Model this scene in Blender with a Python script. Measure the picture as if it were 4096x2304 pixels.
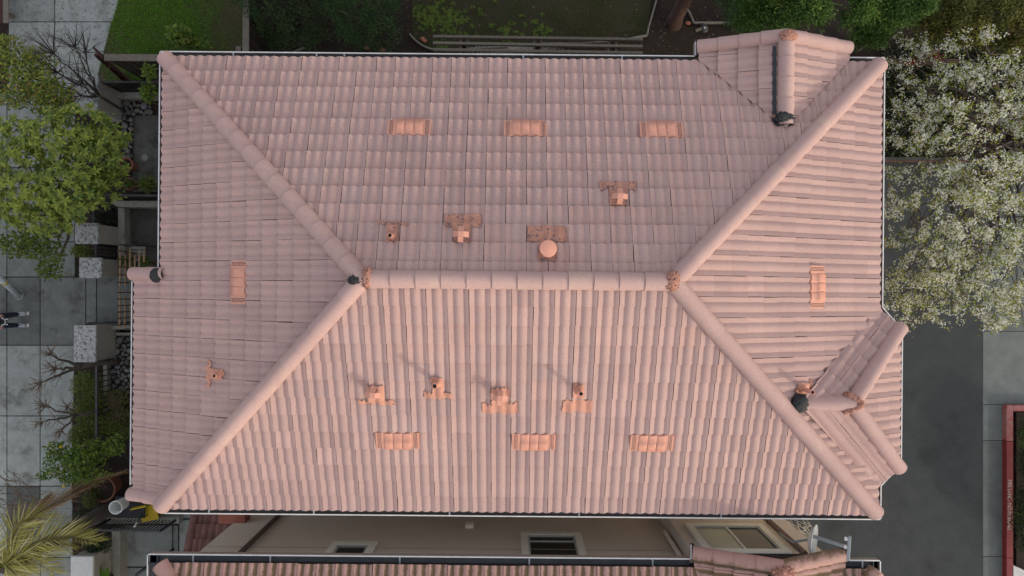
import bpy, bmesh, math, random
import numpy as np
from math import sin, cos, pi, radians, sqrt, atan2
from mathutils import Vector, Matrix

random.seed(7); rng = np.random.default_rng(7)
for o in list(bpy.data.objects): bpy.data.objects.remove(o)
sc = bpy.context.scene
col = sc.collection

# ---------------------------------------------------------------- camera, sky, sun, exposure
CAMH = 17.0; FPX = 2700.0; ROLL = radians(0.5)          # drone 17 m up, looking straight down
cam = bpy.data.cameras.new('camera'); camo = bpy.data.objects.new('camera', cam); col.objects.link(camo)
cam.sensor_width = 36; cam.lens = 36*FPX/4096; cam.clip_end = 500
camo.location = (0, 0, CAMH); camo.rotation_euler = (0, 0, ROLL); sc.camera = camo

SUN_AZ = Vector((0.80, -0.60)); SUN_EL = radians(18)
w = bpy.data.worlds.new('World'); sc.world = w; w.use_nodes = True
nt = w.node_tree; bg = nt.nodes['Background']
sky = nt.nodes.new('ShaderNodeTexSky'); sky.sky_type = 'NISHITA'; sky.sun_disc = False
sky.sun_elevation = SUN_EL; sky.sun_rotation = atan2(SUN_AZ.x, SUN_AZ.y)
sky.air_density = 1.0; sky.dust_density = 5.0; sky.ozone_density = 1.0
hz = nt.nodes.new('ShaderNodeMix'); hz.data_type = 'RGBA'; hz.blend_type = 'ADD'; hz.inputs[0].default_value = 1.0   # thin even cloud veil over the clear sky
hz.inputs[7].default_value = (2.8, 2.68, 2.66, 1)
half = nt.nodes.new('ShaderNodeMix'); half.data_type = 'RGBA'; half.inputs[0].default_value = 0.45; half.inputs[7].default_value = (0, 0, 0, 1)   # the veil dims the blue
nt.links.new(sky.outputs[0], half.inputs[6]); nt.links.new(half.outputs[2], hz.inputs[6])
nt.links.new(hz.outputs[2], bg.inputs[0]); bg.inputs[1].default_value = 0.15
sun = bpy.data.lights.new('sun', 'SUN'); sun.energy = 0.92; sun.angle = radians(2.0); sun.color = (1.0, 0.965, 0.85)
suno = bpy.data.objects.new('sun', sun); col.objects.link(suno); suno.location = (20, -15, 30)
suno.rotation_euler = Vector((SUN_AZ.x*cos(SUN_EL), SUN_AZ.y*cos(SUN_EL), sin(SUN_EL))).to_track_quat('Z', 'Y').to_euler()
sc.view_settings.view_transform = 'Standard'; sc.view_settings.look = 'None'
sc.view_settings.exposure = 0.53; sc.view_settings.gamma = 1.0; sc.view_settings.use_curve_mapping = False
sc.render.resolution_x = 1024; sc.render.resolution_y = 576

# ---------------------------------------------------------------- pixel -> place
IR = Vector((cos(ROLL), sin(ROLL), 0)); IU = Vector((-sin(ROLL), cos(ROLL), 0))
def G(u, v, z=0.0):
    d = CAMH - z
    p = IR*((u-2048)/FPX*d) + IU*(-(v-1152)/FPX*d); p.z = z
    return p
def ray_plane(u, v, p0, n):
    c = Vector((0, 0, CAMH)); d = IR*((u-2048)/FPX) + IU*(-(v-1152)/FPX) + Vector((0, 0, -1))
    return c + d*((p0-c).dot(n)/d.dot(n))

# ---------------------------------------------------------------- materials
def nd(t, k, **kw):
    n = t.nodes.new(k)
    for a, b in kw.items(): setattr(n, a, b)
    return n
def lk(t, a, b): t.links.new(a, b)
def mathn(t, op, a, b=None, clamp=False):
    n = nd(t, 'ShaderNodeMath', operation=op); n.use_clamp = clamp
    for i, x in enumerate((a, b)):
        if x is None: continue
        if isinstance(x, (int, float)): n.inputs[i].default_value = x
        else: lk(t, x, n.inputs[i])
    return n.outputs[0]
def mixc(t, fac, a, b, mode='MIX'):
    n = nd(t, 'ShaderNodeMix', data_type='RGBA', blend_type=mode)
    for s, x in (('Factor', fac),):
        if isinstance(x, (int, float)): n.inputs[0].default_value = x
        else: lk(t, x, n.inputs[0])
    for i, x in ((6, a), (7, b)):
        if isinstance(x, (tuple, list)): n.inputs[i].default_value = (*x[:3], 1)
        else: lk(t, x, n.inputs[i])
    return n.outputs[2]
def noise(t, vec, scale, detail=4, rough=0.55, w=None):
    n = nd(t, 'ShaderNodeTexNoise', noise_dimensions='4D' if w is not None else '3D')
    n.inputs['Scale'].default_value = scale; n.inputs['Detail'].default_value = detail; n.inputs['Roughness'].default_value = rough
    if vec is not None: lk(t, vec, n.inputs['Vector'])
    if w is not None: lk(t, w, n.inputs['W'])
    return n.outputs['Fac']
def ramp(t, fac, lo, hi):
    n = nd(t, 'ShaderNodeMapRange', interpolation_type='SMOOTHSTEP'); n.inputs[1].default_value = lo; n.inputs[2].default_value = hi
    lk(t, fac, n.inputs[0]); return n.outputs[0]
def newmat(name):
    m = bpy.data.materials.new(name); m.use_nodes = True; t = m.node_tree
    return m, t, t.nodes['Principled BSDF']
def attr(t, name):
    return nd(t, 'ShaderNodeAttribute', attribute_name=name).outputs['Fac']
def bump(t, b, h, strength, dist=0.01):
    n = nd(t, 'ShaderNodeBump'); n.inputs['Strength'].default_value = strength; n.inputs['Distance'].default_value = dist
    lk(t, h, n.inputs['Height']); lk(t, n.outputs[0], b.inputs['Normal'])
def tint(t, c):
    oi = nd(t, 'ShaderNodeObjectInfo')
    return mixc(t, 1.0, c, oi.outputs['Color'], 'MULTIPLY')
def plain(name, c1, c2=None, scale=6, rough=0.8, fine=40, bmp=0.25, spots=None, spot_scale=3, spot_lo=.55, spot_hi=.7, spec=0.3, metal=0, spot2=None):
    """colour from two world-space noises, optional stains with a shape of their own, fine relief"""
    m, t, b = newmat(name); c2 = c2 or tuple(x*.7 for x in c1)
    pos = nd(t, 'ShaderNodeNewGeometry').outputs['Position']
    f = noise(t, pos, scale, 6, .65)
    c = mixc(t, ramp(t, f, .3, .7), c1, c2)
    g = noise(t, pos, fine, 3, .7)
    c = mixc(t, mathn(t, 'MULTIPLY', ramp(t, g, .35, .75), .35), c, tuple(x*.55 for x in c2))
    if spots is not None:
        s = ramp(t, noise(t, pos, spot_scale, 5, .7), spot_lo, spot_hi)
        c = mixc(t, s, c, spots)
    if spot2 is not None:
        s = ramp(t, noise(t, pos, spot2[1], 4, .75), spot2[2], spot2[3])
        c = mixc(t, s, c, spot2[0])
    lk(t, tint(t, c), b.inputs['Base Color'])
    b.inputs['Roughness'].default_value = rough; b.inputs['Specular IOR Level'].default_value = spec; b.inputs['Metallic'].default_value = metal
    bump(t, b, g, bmp, .006)
    return m
def tile_mat(name, base, warm, dark, moss=False):
    m, t, b = newmat(name)
    pos = nd(t, 'ShaderNodeNewGeometry').outputs['Position']
    uv = nd(t, 'ShaderNodeUVMap').outputs[0]
    oi = nd(t, 'ShaderNodeObjectInfo')
    tone = attr(t, 'tone')
    wv = mathn(t, 'ADD', mathn(t, 'MULTIPLY', tone, 977), mathn(t, 'MULTIPLY', oi.outputs['Random'], 300))
    mp = nd(t, 'ShaderNodeMapping'); mp.inputs['Scale'].default_value = (7, 1.1, 1); lk(t, uv, mp.inputs[0])
    streak = noise(t, mp.outputs[0], 1.0, 3, .6, w=wv)
    c = mixc(t, mathn(t, 'MULTIPLY', ramp(t, streak, .54, .72), .55), base, warm)
    big = noise(t, pos, 0.55, 4, .6)
    c = mixc(t, mathn(t, 'MULTIPLY', ramp(t, big, .40, .68), .42), c, dark)
    st2 = noise(t, pos, 2.3, 5, .7)
    c = mixc(t, mathn(t, 'MULTIPLY', ramp(t, st2, .6, .78), .35), c, warm)
    fine = noise(t, pos, 48, 4, .85)
    c = mixc(t, mathn(t, 'MULTIPLY', ramp(t, fine, .42, .72), .42), c, tuple(x*.6 for x in dark))
    speck = noise(t, pos, 23, 2, .5)
    c = mixc(t, mathn(t, 'MULTIPLY', ramp(t, speck, .76, .80), .5), c, (.12, .08, .07))
    if moss:
        sx = nd(t, 'ShaderNodeSeparateXYZ'); lk(t, uv, sx.inputs[0])
        val = mathn(t, 'MULTIPLY', mathn(t, 'COSINE', mathn(t, 'MULTIPLY', sx.outputs[0], 4*pi)), -1)
        mask = ramp(t, mathn(t, 'ADD', mathn(t, 'MULTIPLY', val, .30), noise(t, pos, 9, 5, .75)), .42, .68)
        c = mixc(t, mathn(t, 'MULTIPLY', mask, .85), c, (.115, .085, .042))
        c = mixc(t, mathn(t, 'MULTIPLY', ramp(t, noise(t, pos, 14, 5, .8), .58, .7), .6), c, (.10, .07, .055))
    br = mathn(t, 'ADD', 1.0, tone)
    mulc = nd(t, 'ShaderNodeCombineXYZ')
    for i in range(3): lk(t, br, mulc.inputs[i])
    c = mixc(t, 1.0, c, mulc.outputs[0], 'MULTIPLY')
    c = mixc(t, 1.0, c, oi.outputs['Color'], 'MULTIPLY')
    lk(t, c, b.inputs['Base Color']); b.inputs['Roughness'].default_value = .85; b.inputs['Specular IOR Level'].default_value = .25
    bump(t, b, fine, .35, .004)
    return m
def leaf_mat(name, c1, c2, c3=None, trans=.25, rough=.5):
    """tone attribute 0..1 runs c1 -> c2 ; above .85 c3"""
    m, t, b = newmat(name)
    tone = attr(t, 'tone')
    r = nd(t, 'ShaderNodeValToRGB'); e = r.color_ramp.elements
    e[0].color = (*c1, 1); e[1].color = (*c2, 1); e[1].position = .8
    if c3:
        k = e.new(.9); k.color = (*c3, 1)
    lk(t, tone, r.inputs[0])
    c = tint(t, r.outputs[0])
    lk(t, c, b.inputs['Base Color']); b.inputs['Roughness'].default_value = rough; b.inputs['Specular IOR Level'].default_value = .3
    if trans:
        tr = nd(t, 'ShaderNodeBsdfTranslucent'); lk(t, c, tr.inputs[0])
        mx = nd(t, 'ShaderNodeMixShader'); mx.inputs[0].default_value = trans
        lk(t, b.outputs[0], mx.inputs[1]); lk(t, tr.outputs[0], mx.inputs[2])
        lk(t, mx.outputs[0], t.nodes['Material Output'].inputs[0])
    return m

M = {}
M['tile'] = tile_mat('roof_tile', (.450, .308, .286), (.505, .385, .305), (.365, .245, .24))
M['tile_n'] = tile_mat('mossy_roof_tile', (.40, .245, .215), (.43, .30, .23), (.32, .20, .18), True)
M['tile_low'] = plain('old_clay_tile', (.19, .095, .082), (.12, .065, .058), 5, .9, 60, .3, (.03, .022, .02), 11, .62, .68)
M['vent'] = plain('salmon_vent_paint', (.64, .32, .24), (.58, .285, .215), 8, .6, 60, .1, (.45, .27, .22), 9, .66, .74)
M['flash'] = plain('salmon_flashing', (.50, .255, .19), (.40, .20, .15), 9, .7, 70, .25, (.16, .105, .11), 15, .55, .60)
M['flash_clean'] = plain('fresh_salmon_flashing', (.60, .305, .225), (.52, .26, .19), 9, .7, 70, .25, (.36, .20, .155), 12, .66, .72)
M['mortar'] = plain('orange_mortar', (.50, .255, .19), (.36, .175, .135), 22, .95, 60, .8, (.10, .05, .045), 26, .56, .62)
M['tar'] = plain('roofing_tar', (.016, .018, .021), (.03, .033, .037), 20, .75, 60, .8, (.30, .19, .15), 22, .68, .72, .4)
M['flashdark'] = plain('slate_blue_flashing', (.045, .052, .068), (.03, .036, .05), 8, .6)
M['deck'] = plain('roof_underlay', (.03, .026, .028), None, 5, .95)
M['gutter'] = plain('white_gutter_paint', (.74, .75, .76), (.62, .63, .63), 5, .5, 30, .05)
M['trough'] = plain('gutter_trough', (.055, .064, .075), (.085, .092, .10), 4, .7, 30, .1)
M['strap'] = plain('gutter_strap', (.40, .43, .47), None, 10, .5)
M['stucco'] = plain('stucco_taupe', (.68, .60, .525), (.63, .555, .485), 1.5, .95, 90, .5, (.60, .47, .27), 1.3, .64, .8)
M['trim'] = plain('cream_trim', (.82, .81, .73), (.75, .74, .66), 7, .8, 60, .2, (.40, .36, .25), 6, .70, .80)
M['downspout'] = plain('brown_downspout', (.085, .062, .056), (.13, .095, .085), 6, .6)
M['concrete'] = plain('walk_concrete', (.258, .282, .272), (.19, .208, .20), 3.5, .9, 38, .4, (.105, .108, .098), 1.6, .50, .70, spot2=((.07, .068, .06), 17, .66, .74))
M['concrete_d'] = plain('damp_concrete', (.115, .118, .108), (.065, .068, .06), 2.5, .85, 55, .3, (.035, .038, .032), 1.7, .5, .66)
M['pan'] = plain('gutter_pan_concrete', (.145, .165, .163), (.11, .126, .124), 2.5, .9, 60, .25, (.10, .11, .105), 1.2, .55, .72)
M['cap'] = plain('pillar_cap_concrete', (.43, .445, .44), (.31, .32, .32), 9, .95, 70, .6, (.10, .105, .11), 14, .48, .62)
M['capclean'] = plain('clean_cap_concrete', (.58, .59, .575), (.50, .51, .50), 9, .95, 70, .5, (.33, .34, .34), 22, .6, .7)
M['plaster'] = plain('pillar_plaster', (.30, .295, .265), (.265, .26, .235), 3, .95, 90, .4)
M['lowwall'] = plain('low_wall_concrete', (.27, .27, .24), (.20, .20, .175), 8, .95, 60, .5, (.12, .125, .10), 10, .58, .68)
M['asphalt'] = plain('asphalt', (.040, .047, .051), (.050, .057, .060), 2.5, .95, 45, .8, (.030, .034, .036), 0.7, .48, .72, spot2=((.018, .019, .019), 9, .70, .74))
M['red'] = plain('red_kerb_paint', (.19, .027, .033), (.155, .022, .028), 6, .7, 40, .2, (.24, .16, .16), 10, .66, .76)
M['redworn'] = plain('worn_red_kerb', (.27, .17, .17), (.28, .06, .065), 7, .8, 40, .3)
M['letter'] = plain('white_letter_paint', (.55, .50, .50), (.42, .33, .33), 30, .8)
M['soil'] = plain('dark_soil', (.020, .015, .012), (.029, .021, .017), 6, 1, 60, .8, (.02, .024, .012), 4, .55, .7)
M['lawnsoil'] = plain('lawn_soil', (.060, .046, .026), (.042, .050, .018), 2.2, 1, 50, .8)
M['backsoil'] = plain('thin_lawn_soil', (.040, .032, .020), (.030, .034, .014), 3.0, 1, 50, .8)
M['ground'] = plain('bare_ground', (.042, .033, .026), (.055, .046, .036), 1.2, 1, 40, .7)
M['pebble'] = plain('river_stone', (.16, .163, .160), (.11, .113, .113), 6, .75, 40, .25)
M['gravel'] = plain('white_gravel', (.60, .58, .54), (.42, .40, .37), 25, .9)
M['wood'] = plain('weathered_wood', (.175, .155, .130), (.13, .115, .096), 14, .95, 60, .5)
M['wooddark'] = plain('dark_fence_board', (.040, .031, .026), (.028, .021, .018), 6, .95, 60, .5)
M['woodred'] = plain('red_brown_wood', (.07, .030, .027), (.045, .021, .019), 8, .95, 60, .5)
M['bamboo'] = plain('bamboo_cane', (.30, .22, .13), (.23, .165, .10), 12, .7)
M['stake'] = plain('rusty_stake', (.13, .062, .028), (.09, .045, .022), 12, .8)
M['iron'] = plain('black_iron', (.018, .018, .021), (.03, .03, .032), 8, .6)
M['bark'] = plain('grey_bark', (.105, .092, .080), (.07, .06, .053), 14, 1, 50, .9)
M['barkred'] = plain('red_bark', (.10, .06, .052), (.07, .045, .04), 9, 1, 40, .9)
M['barkdark'] = plain('dark_bark', (.07, .058, .053), (.048, .04, .038), 14, 1, 50, .9)
M['twig'] = plain('dry_twig', (.17, .13, .10), (.12, .085, .065), 12, .95)
M['twiggrey'] = plain('pale_dead_twig', (.33, .31, .27), (.24, .22, .19), 12, .95)
M['terracotta'] = plain('terracotta', (.21, .085, .055), (.15, .065, .045), 10, .9)
M['bucket'] = plain('white_plastic', (.78, .81, .80), (.70, .74, .72), 6, .5, 30, .05)
M['yellow'] = plain('yellow_plastic', (.55, .40, .02), (.47, .34, .02), 8, .5, 40, .05)
M['black'] = plain('black_plastic', (.016, .017, .021), (.025, .026, .032), 6, .5)
M['edging'] = plain('grey_bender_board', (.21, .20, .185), (.15, .143, .13), 10, .9)
M['clay'] = plain('clay_box', (.33, .125, .085), (.28, .105, .07), 6, .85, 60, .3)
M['dish'] = plain('dish_white', (.85, .87, .86), (.80, .82, .81), 5, .45, 40, .05)
M['dishgrey'] = plain('dish_grey', (.33, .37, .39), (.28, .31, .33), 8, .5)
M['guard'] = plain('pale_blue_pipe', (.50, .57, .63), (.42, .48, .53), 8, .6)
M['skin'] = plain('skin', (.42, .22, .15), (.38, .19, .13), 8, .55, 60, .05)
M['navy'] = plain('navy_cloth', (.012, .013, .022), (.018, .02, .032), 10, .9)
M['jeans'] = plain('blue_jeans', (.022, .03, .045), (.032, .043, .065), 14, .95)
M['shoe'] = plain('grey_shoe', (.36, .39, .44), (.30, .32, .37), 8, .8)
M['hair'] = plain('dark_hair', (.015, .011, .009), None, 20, .7)
M['white'] = plain('white_plain', (.62, .62, .62), (.55, .55, .55), 6, .6, 30, .05)
M['brickred'] = plain('red_brick_edge', (.12, .055, .05), (.085, .042, .04), 9, .95)
m, t, b = newmat('window_glass_dark'); b.inputs['Base Color'].default_value = (.022, .026, .022, 1); b.inputs['Roughness'].default_value = .12; b.inputs['Specular IOR Level'].default_value = .25; M['glass'] = m
pos = nd(t, 'ShaderNodeNewGeometry').outputs['Position']; lk(t, mixc(t, noise(t, pos, 1.7, 3), (.015, .018, .016), (.03, .034, .028)), b.inputs['Base Color'])
m, t, b = newmat('window_glass_screen'); b.inputs['Roughness'].default_value = .25; M['glass2'] = m
pos = nd(t, 'ShaderNodeNewGeometry').outputs['Position']; lk(t, mixc(t, noise(t, pos, 2.5, 4), (.26, .29, .235), (.34, .365, .30)), b.inputs['Base Color'])
M['leafA'] = leaf_mat('broad_leaf', (.05, .105, .018), (.28, .33, .045), (.42, .40, .08), .3, .5)
M['leafB'] = leaf_mat('autumn_leaf', (.085, .125, .018), (.24, .255, .036), (.24, .14, .045), .3, .6)
M['shrub'] = leaf_mat('shrub_leaf', (.045, .08, .014), (.13, .18, .022), (.19, .17, .04), .3, .55)
M['hedge'] = leaf_mat('hedge_leaf', (.05, .065, .016), (.11, .135, .025), (.11, .07, .03), .3, .7)
M['lemon'] = leaf_mat('citrus_leaf', (.045, .10, .012), (.13, .20, .018), (.22, .24, .04), .3, .45)
M['cypress'] = leaf_mat('cypress_leaf', (.018, .045, .018), (.080, .150, .055), (.12, .19, .06), .2, .8)
M['cedar'] = leaf_mat('cedar_leaf', (.028, .078, .016), (.125, .225, .045), (.18, .23, .055), .25, .7)
M['olive'] = leaf_mat('olive_leaf', (.055, .07, .018), (.16, .175, .042), (.18, .10, .04), .25, .7)
M['ivy'] = leaf_mat('ivy_leaf', (.008, .017, .007), (.026, .046, .016), (.045, .06, .015), .2, .6)
M['blossom'] = leaf_mat('white_petal', (.52, .55, .47), (.80, .82, .77), (.58, .63, .40), .4, .8)
M['pearleaf'] = leaf_mat('young_pear_leaf', (.14, .19, .02), (.34, .37, .05), (.26, .17, .05), .35, .5)
M['grass'] = leaf_mat('grass_blade', (.07, .21, .012), (.17, .41, .025), (.24, .31, .06), .3, .7)
M['weed'] = leaf_mat('weed_blade', (.055, .066, .02), (.12, .16, .038), (.13, .10, .045), .3, .8)
M['drygrass'] = leaf_mat('dry_stalk', (.08, .052, .03), (.15, .105, .065), None, .2, .9)
M['palmgreen'] = leaf_mat('palm_leaflet', (.17, .18, .03), (.42, .39, .10), (.62, .57, .30), .3, .45)
M['palmdry'] = leaf_mat('dry_palm_leaflet', (.19, .12, .06), (.40, .29, .165), (.52, .41, .27), .25, .7)
M['redleaf'] = leaf_mat('red_leaf', (.13, .02, .015), (.25, .035, .02), None, .3, .6)
M['banana'] = leaf_mat('big_banana_leaf', (.045, .12, .015), (.10, .19, .02), None, .3, .4)

# ---------------------------------------------------------------- objects
WM = {}
def put(name, me, parent=None, mw=None, label=None, cat=None, group=None, kind=None, color=None):
    o = bpy.data.objects.new(name, me); col.objects.link(o)
    mw = mw if mw is not None else Matrix.Identity(4)
    if parent is not None:
        o.parent = parent; o.matrix_parent_inverse = WM[parent.name].inverted()
    o.matrix_basis = mw
    WM[o.name] = mw.copy()
    if label: o['label'] = label
    if cat: o['category'] = cat
    if group: o['group'] = group
    if kind: o['kind'] = kind
    if color is not None: o.color = (*color[:3], 1)
    return o
def thing(name, loc, label, cat, group=None):
    return put(name, None, None, Matrix.Translation(Vector(loc)), label, cat, group)
class MB:
    """collects faces, becomes one mesh"""
    def __init__(s): s.v = []; s.f = []; s.m = []; s.uv = []; s.tone = []
    def add(s, vs, fs, mi=0, uvs=None, tone=0.0):
        n = len(s.v); s.v += [tuple(x) for x in vs]
        for k, f in enumerate(fs):
            s.f.append(tuple(i+n for i in f)); s.m.append(mi); s.tone.append(tone)
            s.uv += [uvs[i] for i in f] if uvs else [(0, 0)]*len(f)
        return s
    def box(s, x0, y0, z0, x1, y1, z1, T=None, mi=0):
        vs = [Vector(p) for p in ((x0,y0,z0),(x1,y0,z0),(x1,y1,z0),(x0,y1,z0),(x0,y0,z1),(x1,y0,z1),(x1,y1,z1),(x0,y1,z1))]
        if T is not None: vs = [T @ p for p in vs]
        return s.add(vs, [(0,3,2,1),(4,5,6,7),(0,1,5,4),(1,2,6,5),(2,3,7,6),(3,0,4,7)], mi)
    def prism(s, pts, z0, z1, mi=0):
        n = len(pts); a = 0
        for i in range(n): a += pts[i][0]*pts[(i+1)%n][1]-pts[(i+1)%n][0]*pts[i][1]
        if a < 0: pts = list(reversed(pts))
        vs = [(p[0], p[1], z0) for p in pts]+[(p[0], p[1], z1) for p in pts]
        return s.add(vs, [tuple(range(n-1, -1, -1)), tuple(range(n, 2*n))]+[(i, (i+1) % n, n+(i+1) % n, n+i) for i in range(n)], mi)
    def bar(s, a, b, w, h, up=(0, 0, 1), mi=0):
        a = Vector(a); b = Vector(b); d = b-a; L = d.length; d.normalize()
        up = Vector(up)
        if abs(d.dot(up)) > .98: up = Vector((1, 0, 0))
        x = d.cross(up).normalized(); z = x.cross(d)
        T = Matrix((( x.x, d.x, z.x, a.x), (x.y, d.y, z.y, a.y), (x.z, d.z, z.z, a.z), (0, 0, 0, 1)))
        return s.box(-w/2, 0, -h/2, w/2, L, h/2, T, mi)
    def tube(s, pts, rads, n=8, mi=0, cap=True, tone=0.0):
        pts = [Vector(p) for p in pts]
        if isinstance(rads, (int, float)): rads = [rads]*len(pts)
        vs = []; fs = []; ref = None
        for i, p in enumerate(pts):
            d = (pts[min(i+1, len(pts)-1)]-pts[max(i-1, 0)])
            d = d.normalized() if d.length > 1e-9 else Vector((0, 0, 1))
            if ref is None: ref = d.orthogonal().normalized()
            ref = (ref-d*ref.dot(d)); ref = ref.normalized() if ref.length > 1e-6 else d.orthogonal().normalized()
            y = d.cross(ref)
            for k in range(n):
                a = 2*pi*k/n; vs.append(p+(ref*cos(a)+y*sin(a))*rads[i])
        for i in range(len(pts)-1):
            for k in range(n):
                fs.append((i*n+k, i*n+(k+1) % n, (i+1)*n+(k+1) % n, (i+1)*n+k))
        if cap: fs.append(tuple(range(n-1, -1, -1))); fs.append(tuple((len(pts)-1)*n+k for k in range(n)))
        return s.add(vs, fs, mi, tone=tone)
    def lathe(s, prof, c=(0, 0, 0), n=24, mi=0):
        vs = []; fs = []; c = Vector(c); L = len(prof)
        for k in range(n):
            a = 2*pi*k/n
            for r, z in prof: vs.append(c+Vector((r*cos(a), r*sin(a), z)))
        for k in range(n):
            for i in range(L-1):
                fs.append((k*L+i, ((k+1) % n)*L+i, ((k+1) % n)*L+i+1, k*L+i+1))
        return s.add(vs, fs, mi)
    def mesh(s, name, mats, smooth=False):
        me = bpy.data.meshes.new(name); me.from_pydata(s.v, [], s.f)
        if not isinstance(mats, (list, tuple)): mats = [mats]
        for x in mats: me.materials.append(x)
        me.polygons.foreach_set('material_index', s.m)
        uvl = me.uv_layers.new(name='UVMap'); uvl.data.foreach_set('uv', np.array(s.uv, dtype=np.float32).ravel())
        if any(s.tone):
            a = me.attributes.new('tone', 'FLOAT', 'FACE'); a.data.foreach_set('value', np.array(s.tone, dtype=np.float32))
        if smooth: me.polygons.foreach_set('use_smooth', [True]*len(s.f))
        me.update(); return me
    def put(s, name, mats, parent=None, smooth=False, **kw):
        return put(name, s.mesh(name, mats, smooth), parent, **kw)
def sharp(me, ang=35):
    me.set_sharp_from_angle(angle=radians(ang)); return me
def bevelled(me, wd, seg=2):
    bm = bmesh.new(); bm.from_mesh(me)
    bmesh.ops.bevel(bm, geom=bm.edges[:], offset=wd, segments=seg, affect='EDGES', profile=.6)
    bm.to_mesh(me); bm.free(); return me
def lump(name, mat, c, sx, sy, sz, seed=0, amp=.35, sub=3, parent=None, freq=3.0, T=None, **kw):
    bm = bmesh.new(); bmesh.ops.create_icosphere(bm, subdivisions=sub, radius=1)
    from mathutils import noise as mn
    for v in bm.verts:
        k = 1+amp*mn.noise(v.co*freq+Vector((seed*7.3, seed*3.1, 0)))
        v.co = Vector((v.co.x*sx*k, v.co.y*sy*k, v.co.z*sz*(1+.5*(k-1))))
    me = bpy.data.meshes.new(name); bm.to_mesh(me); bm.free(); me.materials.append(mat)
    me.polygons.foreach_set('use_smooth', [True]*len(me.polygons))
    return put(name, me, parent, Matrix.Translation(Vector(c)) @ (T if T is not None else Matrix.Identity(4)), **kw)

# ---- leaves
def leaf_mesh(name, C, D, N, L, W, tone, mat, six=False, fold=.25, droop=0.0):
    """C base points, D directions, N normals (n,3); L, W sizes (n,)"""
    C = np.asarray(C, float); n = len(C)
    D = D/np.linalg.norm(D, axis=1, keepdims=True)
    S = np.cross(D, N); S /= np.linalg.norm(S, axis=1, keepdims=True)+1e-9
    Nn = np.cross(S, D); L = np.broadcast_to(L, n)[:, None]; W = np.broadcast_to(W, n)[:, None]
    if six:
        rows = [C, C+D*L*.33+S*W*.5+Nn*W*fold*.5, C+D*L*.33-S*W*.5+Nn*W*fold*.5, C+D*L*.33,
                C+D*L*.72+S*W*.40+Nn*(W*fold*.4-L*droop*.4), C+D*L*.72-S*W*.40+Nn*(W*fold*.4-L*droop*.4), C+D*L*.72-Nn*L*droop*.4, C+D*L-Nn*L*droop]
        F = [(0,3,1),(0,2,3),(3,6,4,1),(3,2,5,6),(6,7,4),(6,5,7)]
    else:
        rows = [C, C+D*L*.5+S*W*.5+Nn*W*fold, C+D*L-Nn*L*droop, C+D*L*.5-S*W*.5+Nn*W*fold]
        F = [(0,3,2,1)]
    k = len(rows); V = np.stack(rows, 1).reshape(-1, 3)
    me = bpy.data.meshes.new(name); me.vertices.add(n*k); me.vertices.foreach_set('co', V.astype(np.float32).ravel())
    flat = []; starts = []; tot = []; pos = 0
    for f in F: tot.append(len(f))
    idx = np.concatenate([np.array(f) for f in F]); per = len(idx)
    allidx = (np.arange(n)[:, None]*k+idx[None]).ravel()
    me.loops.add(n*per); me.loops.foreach_set('vertex_index', allidx.astype(np.int32))
    st = np.cumsum([0]+tot[:-1]); starts = (np.arange(n)[:, None]*per+st[None]).ravel()
    me.polygons.add(n*len(F)); me.polygons.foreach_set('loop_start', starts.astype(np.int32))
    a = me.attributes.new('tone', 'FLOAT', 'FACE'); a.data.foreach_set('value', np.repeat(np.asarray(tone, np.float32), len(F)))
    me.materials.append(mat); me.update(calc_edges=True); me.validate(); return me
def rdir(n, up=0.0):
    d = rng.normal(size=(n, 3)); d[:, 2] += up
    return d/np.linalg.norm(d, axis=1, keepdims=True)
def blob_points(blobs, n, shell=.55, top=True):
    """blobs: (centre, rx, ry, rz); points spread in their outer shells"""
    vol = np.array([b[1]*b[2]*b[3] for b in blobs])**.75; p = vol/vol.sum()
    k = rng.choice(len(blobs), n, p=p); d = rdir(n)
    if top: d[:, 2] = np.where(d[:, 2] < -.35, -d[:, 2], d[:, 2])
    r = shell+(1-shell)*rng.random(n)**.6
    c = np.array([list(b[0]) for b in blobs])[k]; R = np.array([b[1:4] for b in blobs])[k]
    return c+d*R*r[:, None], d
def limb(mb, a, b, r0, r1, wob=.08, n=5, segs=6):
    a = Vector(a); b = Vector(b); pts = []; L = (b-a).length
    for i in range(n+1):
        t = i/n; p = a.lerp(b, t)
        if 0 < i < n: p = p+Vector((random.gauss(0, 1), random.gauss(0, 1), random.gauss(0, .6)))*wob*L*.35
        pts.append(p)
    mb.tube(pts, [r0+(r1-r0)*i/n for i in range(n+1)], segs); return pts

# ================================================================ SETTING
put('ground', MB().box(-150, -150, -.6, 150, 150, -.06).mesh('ground', M['ground']), kind='structure')
# road, asphalt
def poly(name, pts, z0, z1, mat, parent=None, **kw):
    return MB().prism([(p.x, p.y) for p in pts], z0, z1).put(name, mat, parent, **kw)
road = poly('road', [G(3000, 640), G(3931, 640), G(3931, 2900), G(2700, 2900), G(2700, 2000), G(3000, 2000)], -.08, -.004, M['asphalt'], kind='structure')
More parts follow.
